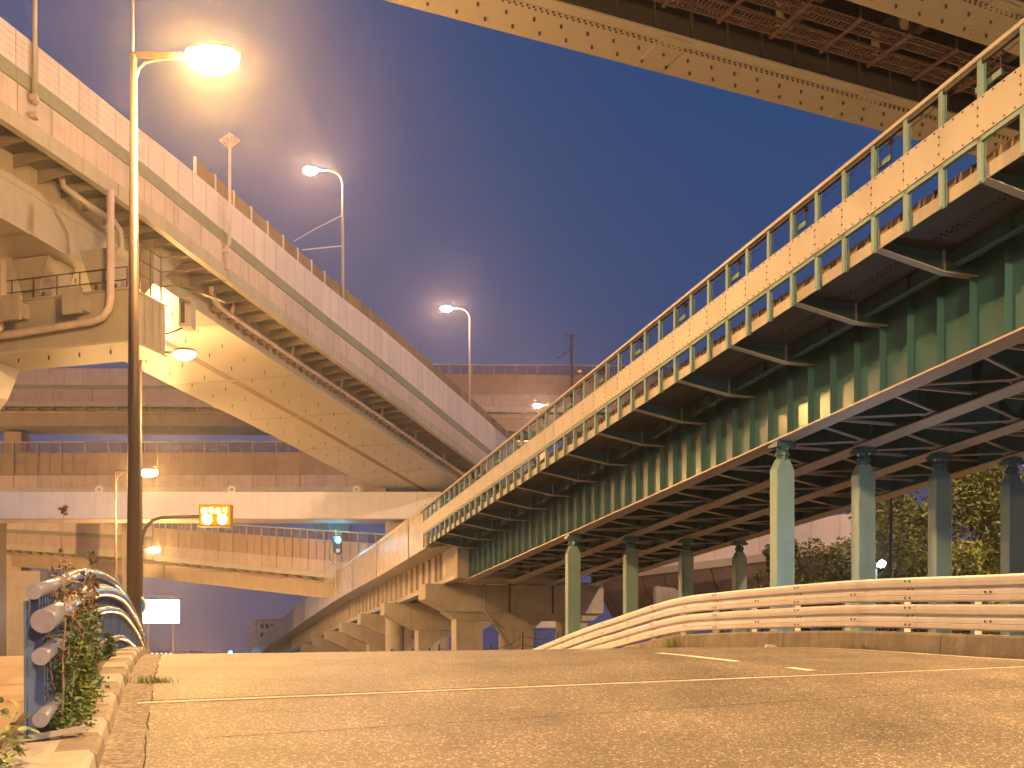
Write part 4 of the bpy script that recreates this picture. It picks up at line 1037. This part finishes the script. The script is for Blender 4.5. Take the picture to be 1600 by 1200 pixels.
def fill_lamp_high(u, label):
    q = H.pt(u, -2.1, 2.9); t = thing('street_lamp', label, 'street lamp', q, 'added fill lamps on the overhead viaduct')
    mb = MB(); mb.tube([q, q + Vector((0, 0, 6.3)), q + Vector((.35, -.8, 7.0)), q + Vector((.7, -1.6, 7.1))], [.1, .07, .06, .06], 10); mb.build('pole', M['galv'], t, smooth=True)
    c = q + Vector((.75, -1.8, 7.1)); mb = MB(); mb.ellipsoid(c + Vector((0, 0, .06)), .4, .3, .14, 12, 5, zmin=-.1); mb.build('housing', M['galv'], t, smooth=True)
    mb = MB(); mb.ellipsoid(c + Vector((0, 0, -.04)), .38, .26, .24, 12, 8, zmax=.35); mb.build('lens', M['fill_overhead'], t, smooth=True)
fill_lamp_high(30, 'added tall fill lamp on the overhead viaduct, unseen past the right picture edge')  # unseen lamp added to brighten the left viaduct's barrier
d4, b4 = deck_lamp(49, -260, 'lamp pole fixed to the barrier at the upper left corner', v=-.14)
mb = MB(); mb.box(b4.x - .12, b4.x + .12, b4.y - .16, b4.y + .1, b4.z - .55, b4.z - .35); mb.box(b4.x - .12, b4.x + .12, b4.y - .16, b4.y + .1, b4.z + .1, b4.z + .3); mb.build('clamp', M['fascia'], d4)
z1_ = (1020 - 384) * b1.y / 1600
mb = MB(); mb.bar((b1.x, b1.y, z1_), (b1.x - 2.6, b1.y + .4, z1_ - .1), .06, .06); mb.tube([(b1.x, b1.y, z1_ + 1.9), (b1.x - 1.6, b1.y + .2, z1_ + 1.2), (b1.x - 3.1, b1.y + .4, z1_ + .45)], .02, 5); mb.build('stay', M['galv'], d1)

# diamond lattice mast on the left viaduct
Yd = 45000 / (1254 - 350); bm = V.pt(Yd, -.2, -1.4)
dm = thing('diamond_mast', 'mast with a diamond shaped lattice head clamped outside the sound barrier', 'mast', bm)
zt = (1020 - 228) * bm.y / 1600
mb = MB(); mb.tube([bm + Vector((-.12, 0, -.2)), bm + Vector((-.12, 0, .45)), bm + Vector((.08, -.05, .75)), bm + Vector((.1, -.05, 1.2)), Vector((bm.x + .1, bm.y - .05, zt))], [.06, .06, .09, .09, .065], 10); mb.build('pole', M['fascia'], dm, smooth=True)
mb = MB(); mb.box(bm.x - .25, bm.x, bm.y - .1, bm.y + .14, bm.z - .5, bm.z - .2); mb.box(bm.x - .3, bm.x + .02, bm.y - .1, bm.y + .14, bm.z + .35, bm.z + .5); mb.build('clamp', M['fascia'], dm)
c = Vector((bm.x + .1, bm.y - .05, zt + .25)); mb = MB(); r_ = .5
for ax in range(4):
    a, b = ax * math.pi / 2, (ax + 1) * math.pi / 2
    p0 = c + Vector((r_ * math.cos(a), r_ * .5 * math.sin(a), 0)); p1 = c + Vector((r_ * math.cos(b), r_ * .5 * math.sin(b), 0))
    mb.bar(p0, p1, .05, .05)
    for zz in (.36, -.4): mb.bar(p0, c + Vector((0, 0, zz)), .05, .04); mb.bar((p0 + p1) / 2, c + Vector((0, 0, zz)), .03, .03)
mb.build('lattice_head', M['fascia'], dm)

# ------------------------------------------------------------------ amber warning sign on a curved arm from the second lamp pole
Yq = 51.4
def SQ(px, py, dy=0): v = P(px, py, Yq); v.y += dy; return v
sg = thing('warning_sign', 'amber lit warning board with two round lights on a curved arm from the pole', 'sign', SQ(337, 806))
mb = MB(); mb.tube([SQ(221, 852), SQ(222, 838), SQ(228, 824), SQ(239, 813), SQ(253, 808.5), SQ(275, 807.5), SQ(313, 807)], .09, 10); mb.build('arm', M['pole_brown'], sg, smooth=True)
a = SQ(312, 822); b = SQ(362, 789)
mb = MB(); mb.box(a.x, b.x, Yq - .12, Yq + .25, a.z, b.z); brd = mb.build('board', M['amber_board'], sg)
mb = MB(); mb.box(a.x + .04, b.x - .04, Yq - .135, Yq - .121, a.z + .04, b.z - .04); mb.build('amber_face', M['amber_glow'], brd)
mb = MB(); mb.box(a.x - .02, b.x + .02, Yq - .32, Yq + .25, a.z - .05, a.z - .005); mb.build('sill', M['amber_board'], brd)
for px in (325, 348.7):
    c = SQ(px, 812.2, -.14); mb = MB(); n = 20; r = .235
    mb.prism([c + Vector((r * math.cos(2 * math.pi * k / n), 0, r * math.sin(2 * math.pi * k / n))) for k in range(n)], (0, -.05, 0)); mb.build('round_light', M['amber_light'], brd)
# characters drawn as strokes on a 10 x 10 grid (x right, y up)
GL = [
 [[(2.6, 9.4), (1.9, 7.4), (.6, 5.2)], [(1.9, 7.2), (1.9, .4)], [(5.8, 9.6), (6.6, 8.6)], [(3.6, 8.0), (9.6, 8.0)], [(4.4, 6.3), (8.8, 6.3)], [(4.4, 4.8), (8.8, 4.8)], [(4.5, 3.2), (8.7, 3.2), (8.7, .7), (4.5, .7), (4.5, 3.2)]],
 [[(2.6, 9.2), (7.4, 9.2), (7.4, 6.6), (2.6, 6.6), (2.6, 9.2)], [(.7, 5.2), (9.3, 5.2)], [(3.2, 5.2), (2.7, 3.3), (7.8, 3.3)], [(7.8, 3.3), (7.4, 1.2), (6.3, .5), (4.9, .8)]],
 [[(1.3, 7.8), (8.6, 8.1)], [(4.4, 9.6), (4.1, 5.0), (4.8, 1.2)], [(6.9, 6.6), (5.9, 4.0), (3.6, 1.4), (1.9, 1.0), (1.2, 2.4), (2.2, 4.2), (4.6, 5.3), (7.2, 5.1), (8.8, 3.7), (8.5, 1.9), (6.3, .5)]],
 [[(2.5, 9.2), (2.2, 6.0), (2.7, 4.2), (3.3, 5.6)], [(7.0, 9.4), (7.5, 6.0), (6.9, 3.2), (5.0, .5)]],
]
gw = .315; gx0 = a.x + .115; gz0 = b.z - .47
for k, gl in enumerate(GL):
    mb = MB(); s = .03
    for stx in gl:
        for i in range(len(stx) - 1):
            p0 = Vector((gx0 + k * (gw + .035) + stx[i][0] * s, Yq - .145, gz0 + stx[i][1] * s * 1.05)); p1 = Vector((gx0 + k * (gw + .035) + stx[i + 1][0] * s, Yq - .145, gz0 + stx[i + 1][1] * s * 1.05))
            e_ = (p1 - p0).normalized() * .016
            mb.bar(p0 - e_, p1 + e_, .02, .032)
    mb.build('character', M['amber_text'], brd)

# blue round sign on the fence side
rs = thing('round_sign', 'round blue road sign with white rim half hidden by the near pole', 'sign', P(212, 948, 29))
c = P(212.3, 946, 29.5); n = 24
mb = MB(); mb.prism([c + Vector((.30 * math.cos(2 * math.pi * k / n), 0, .30 * math.sin(2 * math.pi * k / n))) for k in range(n)], (0, .03, 0)); mb.build('rim', M['white_rim'], rs)
mb = MB(); mb.prism([c + Vector((.265 * math.cos(2 * math.pi * k / n), -.006, .265 * math.sin(2 * math.pi * k / n))) for k in range(n)], (0, .005, 0)); mb.build('face', M['blue_sign'], rs)
mb = MB(); mb.tube([c + Vector((0, .08, .2)), c + Vector((0, .08, -2.6))], .04, 8); mb.build('post', M['galv'], rs)

# traffic signal on the ramp
Ys = 104.0; ps = P(527, 870, Ys)
ts = thing('traffic_signal', 'vertical traffic signal showing green blue light beside the ramp wall', 'traffic signal', P(525, 893, Ys))
mb = MB(); a = P(519, 868, Ys); b = P(536, 838, Ys); 
prf = [(.0, -.95), (.42, -.6), (.42, .85), (.3, 1.05), (-.3, 1.05), (-.42, .85), (-.42, -.6)]
cx, cz = (a.x + b.x) / 2, (a.z + b.z) / 2
mb.prism([(cx + x, Ys - .2, cz + z) for x, z in prf], (0, .4, 0)); hs = mb.build('housing', M['black'], ts)
def lampdisc(z, r, mtl, nm):
    mb = MB(); n = 18; mb.prism([Vector((cx + .08 + r * math.cos(2 * math.pi * k / n), Ys - .22, cz + z + r * math.sin(2 * math.pi * k / n))) for k in range(n)], (0, -.03, 0)); mb.build(nm, mtl, hs)
lampdisc(.55, .36, M['signal_ring'], 'green_light')
mb = MB(); n = 14; mb.prism([Vector((cx + .08 + .17 * math.cos(2 * math.pi * k / n), Ys - .255, cz + .55 + .17 * math.sin(2 * math.pi * k / n))) for k in range(n)], (0, -.03, 0)); mb.build('bulb', M['signal_green'], hs); lampdisc(-.02, .12, M['black'], 'dark_light'); lampdisc(-.5, .2, M['galv'], 'dark_light')
mb = MB(); mb.box(cx - .36, cx + .44, Ys - .6, Ys - .2, cz + .84, cz + .90); mb.build('visor', M['black'], hs)
mb = MB(); mb.tube([(cx - .15, Ys, cz + 1.05), (cx - .15, Ys, cz + 1.45)], .12, 8); mb.ellipsoid((cx - .15, Ys, cz + 1.5), .15, .15, .2, 8, 5); mb.build('finial', M['galv'], ts)
mb = MB(); mb.tube([(cx - .2, Ys + .1, cz - .9), (cx - .2, Ys + .1, cz - 5)], .07, 8); mb.build('post', M['galv'], ts)
mb = MB(); mb.tube([(cx - .45, Ys + .1, cz + .7), (cx - .8, Ys + .1, cz + .2), (cx - .85, Ys + .1, cz - 1.3), (cx - .3, Ys + .1, cz - 1.9)], .04, 6); mb.build('cable', M['black'], ts)
rl = thing('ramp_railing', 'short steel railing at the wall top below the traffic signal', 'railing', P(515, 905, 106))
mb = MB(); p0, p1 = P(508, 905, 106.5), P(519, 893, 104.5)
for k in range(9):
    q = p0.lerp(p1, k / 8); mb.tube([q + Vector((0, 0, -.8)), q + Vector((0, 0, 1.0))], .03, 4)
mb.bar(p0 + Vector((0, 0, 1.0)), p1 + Vector((0, 0, 1.0)), .06, .06); mb.build('bars', M['galv'], rl)
# far signal beyond the crest
fs = thing('traffic_signal', 'distant traffic signal shining cyan just above the road crest', 'traffic signal', P(360, 1026, 230))
mb = MB(); c = P(360, 1020, 230); mb.box(c.x - .9, c.x + .9, 230, 230.4, c.z - .5, c.z + .5); fh = mb.build('housing', M['black'], fs)
mb = MB(); n = 14; mb.prism([c + Vector((.38 * math.cos(2 * math.pi * k / n), -.06, .38 * math.sin(2 * math.pi * k / n))) for k in range(n)], (0, .04, 0)); mb.build('green_light', M['signal_far'], fh)
mb = MB(); mb.tube([(c.x + .9, 230.2, -6), (c.x + .9, 230.2, c.z + .3)], .12, 8); mb.build('post', M['galv'], fs)
# lit billboard
bb = thing('billboard', 'blank white lit billboard with a light bar behind the lamp poles', 'billboard', P(251, 1030, 150))
a = P(221, 974, 150); b = P(281, 937, 150)
mb = MB(); mb.box(a.x - 1.0, b.x, 150, 150.5, a.z, b.z); br = mb.build('panel_case', M['white_rim'], bb)
mb = MB(); mb.box(a.x - .95, b.x - .06, 149.93, 149.98, a.z + .06, b.z - .06); mb.build('lit_face', M['board_white'], br)
mb = MB(); z = P(0, 930.5, 149).z; mb.bar((a.x - 1, 148.8, z), (b.x, 148.8, z), .14, .14)
for x in (a.x + .5, (a.x + b.x) / 2, b.x - .8): mb.bar((x, 148.8, z), (x, 150.2, b.z - .1), .06, .06)
mb.build('light_bar', M['galv'], br)
mb = MB()
for x in (a.x + 1, b.x - 1): mb.box(x - .15, x + .15, 150.1, 150.4, -6, a.z)
mb.build('legs', M['galv'], bb)

# utility pole above the far viaduct
up = thing('utility_pole', 'rust brown utility pole with crossarm and slanted stay above the far viaduct', 'utility pole', P(893, 615, 138.6))
q = lambda x, y: P(x, y, 138.4)
mb = MB(); mb.tube([q(893.5, 650), q(893, 521)], [.22, .16], 8); mb.build('pole', M['rust'], up)
mb = MB(); mb.bar(q(883.5, 524.5), q(902, 525), .1, .14); mb.tube([q(893, 543), q(891, 547), q(880, 554), q(874, 559.5), q(870, 559)], .09, 6); mb.build('crossarm', M['rust'], up)
mb = MB(); mb.tube([q(885, 525), q(881, 545), q(880, 554)], .02, 4); mb.tube([q(889, 525), q(885, 540), q(882, 552)], .02, 4); mb.build('wire', M['rust'], up)
ol = thing('street_lamp', 'small unlit looking lamp on the far viaduct seen through the green railing', 'street lamp', P(916, 612, 139))
q = lambda x, y: P(x, y, 138.8)
mb = MB(); mb.tube([q(913, 640), q(913, 588), q(911, 581), q(906, 578)], .09, 6); mb.build('pole', M['rust'], ol)
mb = MB(); mb.ellipsoid(q(906, 580), .3, .2, .16, 10, 5); mb.build('lens', M['amber_glow'], ol)

# ------------------------------------------------------------------ right background: LED flood light, pole, trees
fl = thing('flood_light', 'cold white flood light shining low between the green columns', 'flood light', (P(1378, 881, 30).x, 30.4, -6))
c = P(1378, 881, 30); mb = MB(); mb.box(c.x - .06, c.x + .06, 30.25, 30.4, c.z - .07, c.z + .05); mb.build('housing', M['black'], fl)
mb = MB(); mb.ellipsoid((c.x, 30, c.z), .10, .10, .10, 12, 8); mb.build('lens', M['lamp_led'], fl, smooth=True)
mb = MB(); mb.tube([(c.x, 30.45, -6), (c.x, 30.45, c.z - .05)], .03, 8); mb.build('post', M['black'], fl)
pp = thing('lamp_post', 'slim bare post standing before the trees between the green columns', 'post', P(1394, 960, 50))
a = P(1391.5, 770, 50); mb = MB(); mb.tube([(a.x + .06, 50, -6), (a.x, 50, 12)], [.13, .07], 10); mb.build('shaft', M['pole_brown'], pp, smooth=True)
mb = MB(); mb.tube([(a.x, 50, -6), (a.x, 50, -5.7)], .24, 10); mb.build('base', M['galv'], pp)

def leaf_cloud(rng, clumps, per, size, flat=.9):
    mb = MB()
    for c, r in clumps:
        for _ in range(per):
            d = Vector((rng.gauss(0, 1), rng.gauss(0, 1), rng.gauss(0, .8))).normalized() * r * (rng.random() ** .45)
            p = c + d
            t = Vector((rng.gauss(0, 1), rng.gauss(0, 1), rng.gauss(0, .6))).normalized(); u = t.cross(Vector((rng.gauss(0, 1), rng.gauss(0, 1), rng.gauss(0, 1)))).normalized()
            s = size * (.6 + .8 * rng.random())
            mb.add([p - t * s, p + u * s * .45, p + t * s, p - u * s * .45], [(0, 1, 2, 3)])
    return mb
def tree(label, px, Y, ytop, wid, seed, m='leaf_tree', per=160, ncl=46, group='trees behind the green columns', base=-6):
    rng = random.Random(seed); X = (px - 800) / 1600 * Y; zt = (1020 - ytop) / 1600 * Y
    t = thing('tree', label, 'tree', (X, Y, base), group); hgt = zt - base
    tr = MB(); tr.tube([(X, Y, base), (X + .1, Y, base + hgt * .25), (X - .1, Y, base + hgt * .5), (X, Y, base + hgt * .8)], [.035 * hgt * .6, .026 * hgt * .6, .018 * hgt * .6, .02], 8)
    cl = []
    for k in range(ncl):
        a = rng.random() * 6.283; rr = math.sqrt(rng.random()); zz = rng.uniform(.22, .94)
        prof = math.sin(min(1, (1.02 - zz) * 1.5 + .12) * math.pi / 2)
        c = Vector((X + wid * rr * prof * math.cos(a), Y + wid * .8 * rr * prof * math.sin(a), base + hgt * zz))
        cl.append((c, wid * rng.uniform(.20, .36)))
    for c, r in cl[:7]:
        z0 = base + hgt * rng.uniform(.2, .4); tr.tube([(X, Y, z0), ((X + c.x) / 2, (Y + c.y) / 2, (z0 + c.z) / 2 + .3), c], [.012 * hgt * .6, .008 * hgt * .6, .02], 6)
    tr.build('trunk', M['trunk'], t, smooth=True)
    leaf_cloud(rng, cl, int(per * 1.7), .155).build('crown', M[m], t)
    return t
tree('rounded dark tree behind the nearest green column, left of the pair', 1212, 76, 832, 3.1, 1)
tree('rounded dark tree under the lilac viaduct barrier, right of the pair', 1302, 74, 830, 3.3, 2)
tree('tall olive tree behind the bare post', 1405, 66, 752, 4.6, 3, per=170, ncl=62)
tree('tall dense tree between the two columns at the right', 1515, 66, 712, 5.2, 4, per=170, ncl=66)
tree('big tree cut by the right picture edge', 1640, 64, 690, 5.5, 5, per=170, ncl=66)
tree('bright yellow green bush at the foot of the rightmost columns', 1500, 56, 842, 2.5, 6, 'leaf_bright', per=200, ncl=20)
tree('narrow bright bush beside the third green column', 1452, 60, 850, 1.2, 7, 'leaf_bright', per=150, ncl=12)
tree('low golden bush beside the back row column', 1180, 84, 885, 2.0, 8, 'leaf_bright', per=120, ncl=14)
tree('small low bush just above the guardrail bend', 1130, 88, 905, 1.8, 9, 'leaf_bright', per=120, ncl=12)

# parked container on a blue truss seen under the green girders
ct = thing('site_container', 'pale container cabin on a blue steel truss under the viaduct', 'container', P(852, 1000, 90))
q0 = P(838, 981, 90); q1 = P(869, 963, 90)
mb = MB(); mb.box(q0.x, q1.x, 90, 93, q0.z, q1.z); bx_ = mb.build('cabin', M['white_steel'], ct)
for f in (.08, .36, .64, .94):
    x = q0.x + (q1.x - q0.x) * f; mb = MB(); mb.box(x - .03, x + .03, 89.97, 90, q0.z, q1.z); mb.build('rib', M['lilac_paint'], bx_)
mb = MB(); mb.bar((q0.x - .3, 90, q0.z - .15), (q1.x + .3, 90, q0.z - .15), .15, .2); mb.bar((q0.x - .3, 90, q0.z - 1.4), (q1.x + .3, 90, q0.z - 1.4), .15, .15)
n = 6
for k in range(n):
    xa = q0.x + (q1.x - q0.x) * k / n; xb = q0.x + (q1.x - q0.x) * (k + 1) / n; mb.bar((xa, 90, q0.z - .15 if k % 2 else q0.z - 1.4), (xb, 90, q0.z - 1.4 if k % 2 else q0.z - .15), .08, .08)
mb.build('truss', M['blue_fence'], ct)
mb = MB()
for x in (q0.x, q1.x): mb.box(x - .1, x + .1, 89.95, 90.1, -6, q0.z - .1); mb.box(x - .1, x + .1, 92.9, 93, -6, q0.z)
mb.build('legs', M['blue_fence'], ct)

# wire fence before the piers
wf = thing('wire_fence', 'thin black posts with sagging wires before the concrete piers', 'fence', P(745, 1030, 62))
tops = [(612, 1014), (645, 1013.5), (671, 1012), (686, 1006.5), (765, 1007.5), (816, 986.5), (871, 986)]
for px, py in tops:
    a = P(px, py, 62); mb = MB(); mb.tube([(a.x, 62, -6), a], .06, 6); mb.build('fence_post', M['black'], wf)
for dz in (.25, .75, 1.2):
    mb = MB(); pts = []
    for (p0, z0), (p1, z1) in zip(tops[:-1], tops[1:]):
        a, b = P(p0, z0, 62), P(p1, z1, 62)
        for k in range(5):
            q = a.lerp(b, k / 5); pts.append(q + Vector((0, 0, -dz - .25 * math.sin(math.pi * k / 5))))
    mb.tube(pts, .018, 4); mb.build('wire', M['black'], wf)

# buildings and lights at the horizon
bd = thing('building', 'small pale apartment block far off at the foot of the ramp', 'building', P(408, 1024, 240))
a = P(389, 1020, 240); b = P(400, 970, 240); c = P(435, 967, 240)
mb = MB(); mb.box(a.x, b.x, 240, 250, -6, b.z); mb.build('stair_tower', M['white_steel'], bd)
mb = MB(); mb.box(b.x, c.x, 241, 252, -6, c.z - .6); wl = mb.build('wall', M['lilac_paint'], bd)
mb = MB(); mb.box(b.x - .2, c.x + .4, 240.5, 252, c.z - .6, c.z); mb.build('roof', M['mauve_concrete'], bd)
for k in range(5):
    z = b.z - 1.2 - 1.6 * k; mb = MB(); mb.box(a.x - .5, a.x, 240.5, 243, z, z + 1.0); mb.build('balcony', M['white_steel'], bd)
for k in range(3):
    for j in range(4):
        x = b.x + .8 + j * 1.2; z = c.z - 2.2 - 2.1 * k; mb = MB(); mb.box(x, x + .8, 240.93, 240.99, z, z + 1.1); mb.build('window', M['black'], wl)
for k, (px, py, h_, w_) in enumerate([(245, 1018.5, 9, 26), (300, 1021, 7, 30), (462, 1019, 8, 24), (120, 1017, 12, 30), (520, 1018, 8, 30)]):
    Yb = 420 + 17 * k; x = (px - 800) / 1600 * Yb; z = (1020 - py) / 1600 * Yb
    t = thing('warehouse', ['low dark warehouse with tiny window lights under the billboard', 'lowest dark shed on the horizon left of the cyan signal', 'dark shed on the horizon behind the ramp end', 'long dark warehouse hidden behind the blue fence', 'dark shed behind the ramp piers'][k], 'building', (x, Yb, -6))
    mb = MB(); mb.box(x - w_ / 2, x + w_ / 2, Yb, Yb + 20, -6, max(z, -3)); wl = mb.build('wall', M['mauve_concrete'], t)
    mb = MB(); mb.box(x - w_ / 2 - .3, x + w_ / 2 + .3, Yb - .3, Yb + 20.3, max(z, -3), max(z, -3) + .4); mb.build('roof', M['dark_under'], t)
    if k == 0:
        for j in range(6): 
            mb = MB(); xx = x - 4 + j * 1.9; mb.box(xx, xx + .5, Yb - .1, Yb - .02, z - .9, z - .5); mb.build('window', M['city_light'], wl)

# left lower: concrete wall beyond the sidewalk
wlw = thing('retaining_wall', 'low tan concrete wall along the far side of the sidewalk', 'wall', RP(10, -5.4))
for s in frange(2, 40, 2.0):
    mb = MB(); mb.loft([[RP(x, -5.5, -.4), RP(x, -5.22, -.4), RP(x, -5.22, .34), RP(x, -5.27, .38), RP(x, -5.5, .38)] for x in (s + .01, s + 1, s + 1.99)]); mb.build('wall_segment', M['paving'], wlw)

# ------------------------------------------------------------------ plants by the fence
rng = random.Random(21)
vn = thing('climbing_vine', 'leafy vine climbing the rails near the end of the blue fence', 'vine', RP(8.2, -.75, .05))
st = MB(); cl = []; clb = []
for k in range(22):
    s = rng.uniform(7.6, 9.8); q = rng.uniform(-.80, -.68); h = rng.uniform(.55, 1.12) if s < 9.2 else rng.uniform(.4, 1.0)
    pts = [RP(s, q, .08)]; n = 6
    for i in range(1, n + 1): pts.append(RP(s + rng.gauss(0, .04), q + rng.gauss(0, .03), .08 + h * i / n))
    st.tube(pts, [.005] * len(pts), 4)
    for i, p in enumerate(pts):
        f = i / n
        (cl if f < .8 else clb).append((p, .085 * (1.25 - .5 * f)))
for k in range(30):
    s = rng.uniform(7.3, 9.0); cl.append((RP(s, rng.uniform(-.82, -.58), rng.uniform(.1, .3)), .11))
st.build('stems', M['stem'], vn)
leaf_cloud(rng, cl, 42, .021).build('leaves', M['leaf_vine'], vn, kind='stuff')
leaf_cloud(rng, clb, 16, .022).build('dry_leaves', M['leaf_brown'], vn, kind='stuff')
def weed(label, s, q, h, dens, m, size, seed, cone=.06):
    rg = random.Random(seed); t = thing('tall_weed', label, 'weed', RP(s, q, .0)); pts = [RP(s, q, 0.0)]; n = 8
    for i in range(1, n + 1): pts.append(RP(s + rg.gauss(0, .012), q + rg.gauss(0, .012), h * i / n))
    mb = MB(); mb.tube(pts, [.008 - .0007 * i for i in range(n + 1)], 5); mb.build('stem', M['stem'], t)
    cl = [(pts[i].lerp(pts[i + 1], rg.random()), cone * (1.2 - .8 * i / n)) for i in range(1, n) for _ in range(2)] + [(pts[n], .03)]
    leaf_cloud(rg, cl, dens, size).build('leaves', M[m], t, kind='stuff')
weed('tallest thin weed rising above the fence rails', 7.5, -.72, 1.62, 5, 'leaf_brown', .022, 31, .04)
weed('thin weed standing left of the blue fence post', 7.2, -1.15, .92, 14, 'leaf_vine', .028, 32)
weed('bare bent weed at the left picture edge', 6.9, -1.5, .75, 2, 'leaf_brown', .02, 33, .03)
weed('yellow tipped weed over the top rail near the crest', 10.4, -.72, 1.24, 8, 'leaf_brown', .03, 34)
weed('bright green upright weed among the vine leaves', 8.0, -.62, .62, 26, 'leaf_bright', .026, 35, .06)
weed('short leafy weed at the kerb farther along the fence', 12.6, -.70, .38, 22, 'leaf_vine', .028, 36, .09)
# bush with separate leaves in the corner
bu = thing('shrub', 'pale leaved shrub in the lower left corner', 'shrub', RP(6.15, -1.02, 0))
mb = MB(); bp0 = RP(6.2, -.99, .0); tips = []
for k in range(14):
    a = Vector((rng.gauss(-.03, .09), rng.gauss(0, .12), rng.uniform(.16, .52))); mb.tube([bp0, bp0 + a * .5 + Vector((0, 0, .05)), bp0 + a], .006, 4); tips.append(bp0 + a)
mb.build('branches', M['stem'], bu)
lm = MB(); w = .030; lm.add([(0, 0, 0), (.045, w * .9, .008), (.10, w * .8, .012), (.15, 0, .0), (.10, -w * .8, .012), (.045, -w * .9, .008), (.07, 0, -.006)], [(0, 1, 6), (1, 2, 6), (2, 3, 6), (3, 4, 6), (4, 5, 6), (5, 0, 6)])
lme = lm.mesh('leaf', M['leaf_bush'])
for k in range(190):
    p = rng.choice(tips) + Vector((rng.gauss(0, .06), rng.gauss(0, .06), rng.gauss(-.03, .06)))
    o = bpy.data.objects.new('leaf', lme); COL.objects.link(o); o.parent = bu; o.location = p - org(bu)
    o.rotation_euler = (rng.uniform(-.7, .7), rng.uniform(-.9, .5), rng.uniform(0, 6.28)); sc_ = rng.uniform(.35, .75); o.scale = (sc_, sc_, sc_)
# grass tufts at the kerbs
def tuft(label, loc, n, h, m, spread, seed):
    rg = random.Random(seed); mb = MB(); loc = Vector(loc)
    for _ in range(n):
        b = loc + Vector((rg.gauss(0, spread), rg.gauss(0, spread), 0)); t = Vector((rg.gauss(0, .5), rg.gauss(0, .5), 1)).normalized() * h * rg.uniform(.4, 1); sd = Vector((rg.gauss(0, 1), rg.gauss(0, 1), 0)).normalized() * .006
        mb.add([b - sd, b + sd, b + t * .6 + sd * .7, b + t], [(0, 1, 2, 3)])
    solo(mb, 'grass_tuft', M[m], label, 'grass', loc)
tuft('grass tuft in the gutter beside the left kerb', RP(10.6, -.22), 110, .11, 'leaf_bright', .09, 1)
tuft('weed tuft at the kerb where the guardrail beams overlap', RP(20.0, QK - .05, .0), 140, .42, 'leaf_bright', .18, 2)
tuft('tiny grass tuft at the foot of the stained kerb wall', RP(13.6, QK - .04, .0), 40, .14, 'leaf_bright', .04, 3)
lt = MB(); q = RP(16.2, QK - .1, .0); lt.hexa([q + Vector(v) for v in ((-.12, 0, 0), (.12, .03, 0), (.12, .12, 0), (-.12, .1, 0), (-.10, .02, .05), (.09, .04, .03), (.1, .1, .04), (-.09, .1, .06))])
solo(lt, 'litter', M['white_rim'], 'scrap of white litter at the foot of the kerb wall', 'litter', q)

# ------------------------------------------------------------------ air: thin night haze round the whole scene
hz = MB(); hz.box(-640, 640, -140, 660, -7.2, 52)
hm = bpy.data.materials.new('haze_air'); hm.use_nodes = True; ht = hm.node_tree; ht.nodes.clear()
ho = N(ht, 'ShaderNodeOutputMaterial'); pv = N(ht, 'ShaderNodeVolumePrincipled')
pv.inputs['Color'].default_value = (.92, .90, .92, 1); pv.inputs['Density'].default_value = HAZE
pv.inputs['Anisotropy'].default_value = .86
ht.links.new(pv.outputs[0], ho.inputs['Volume'])
if HAZE > 0:
    solo(hz, 'haze', hm, None, None, (0, 0, 0), kind='stuff')
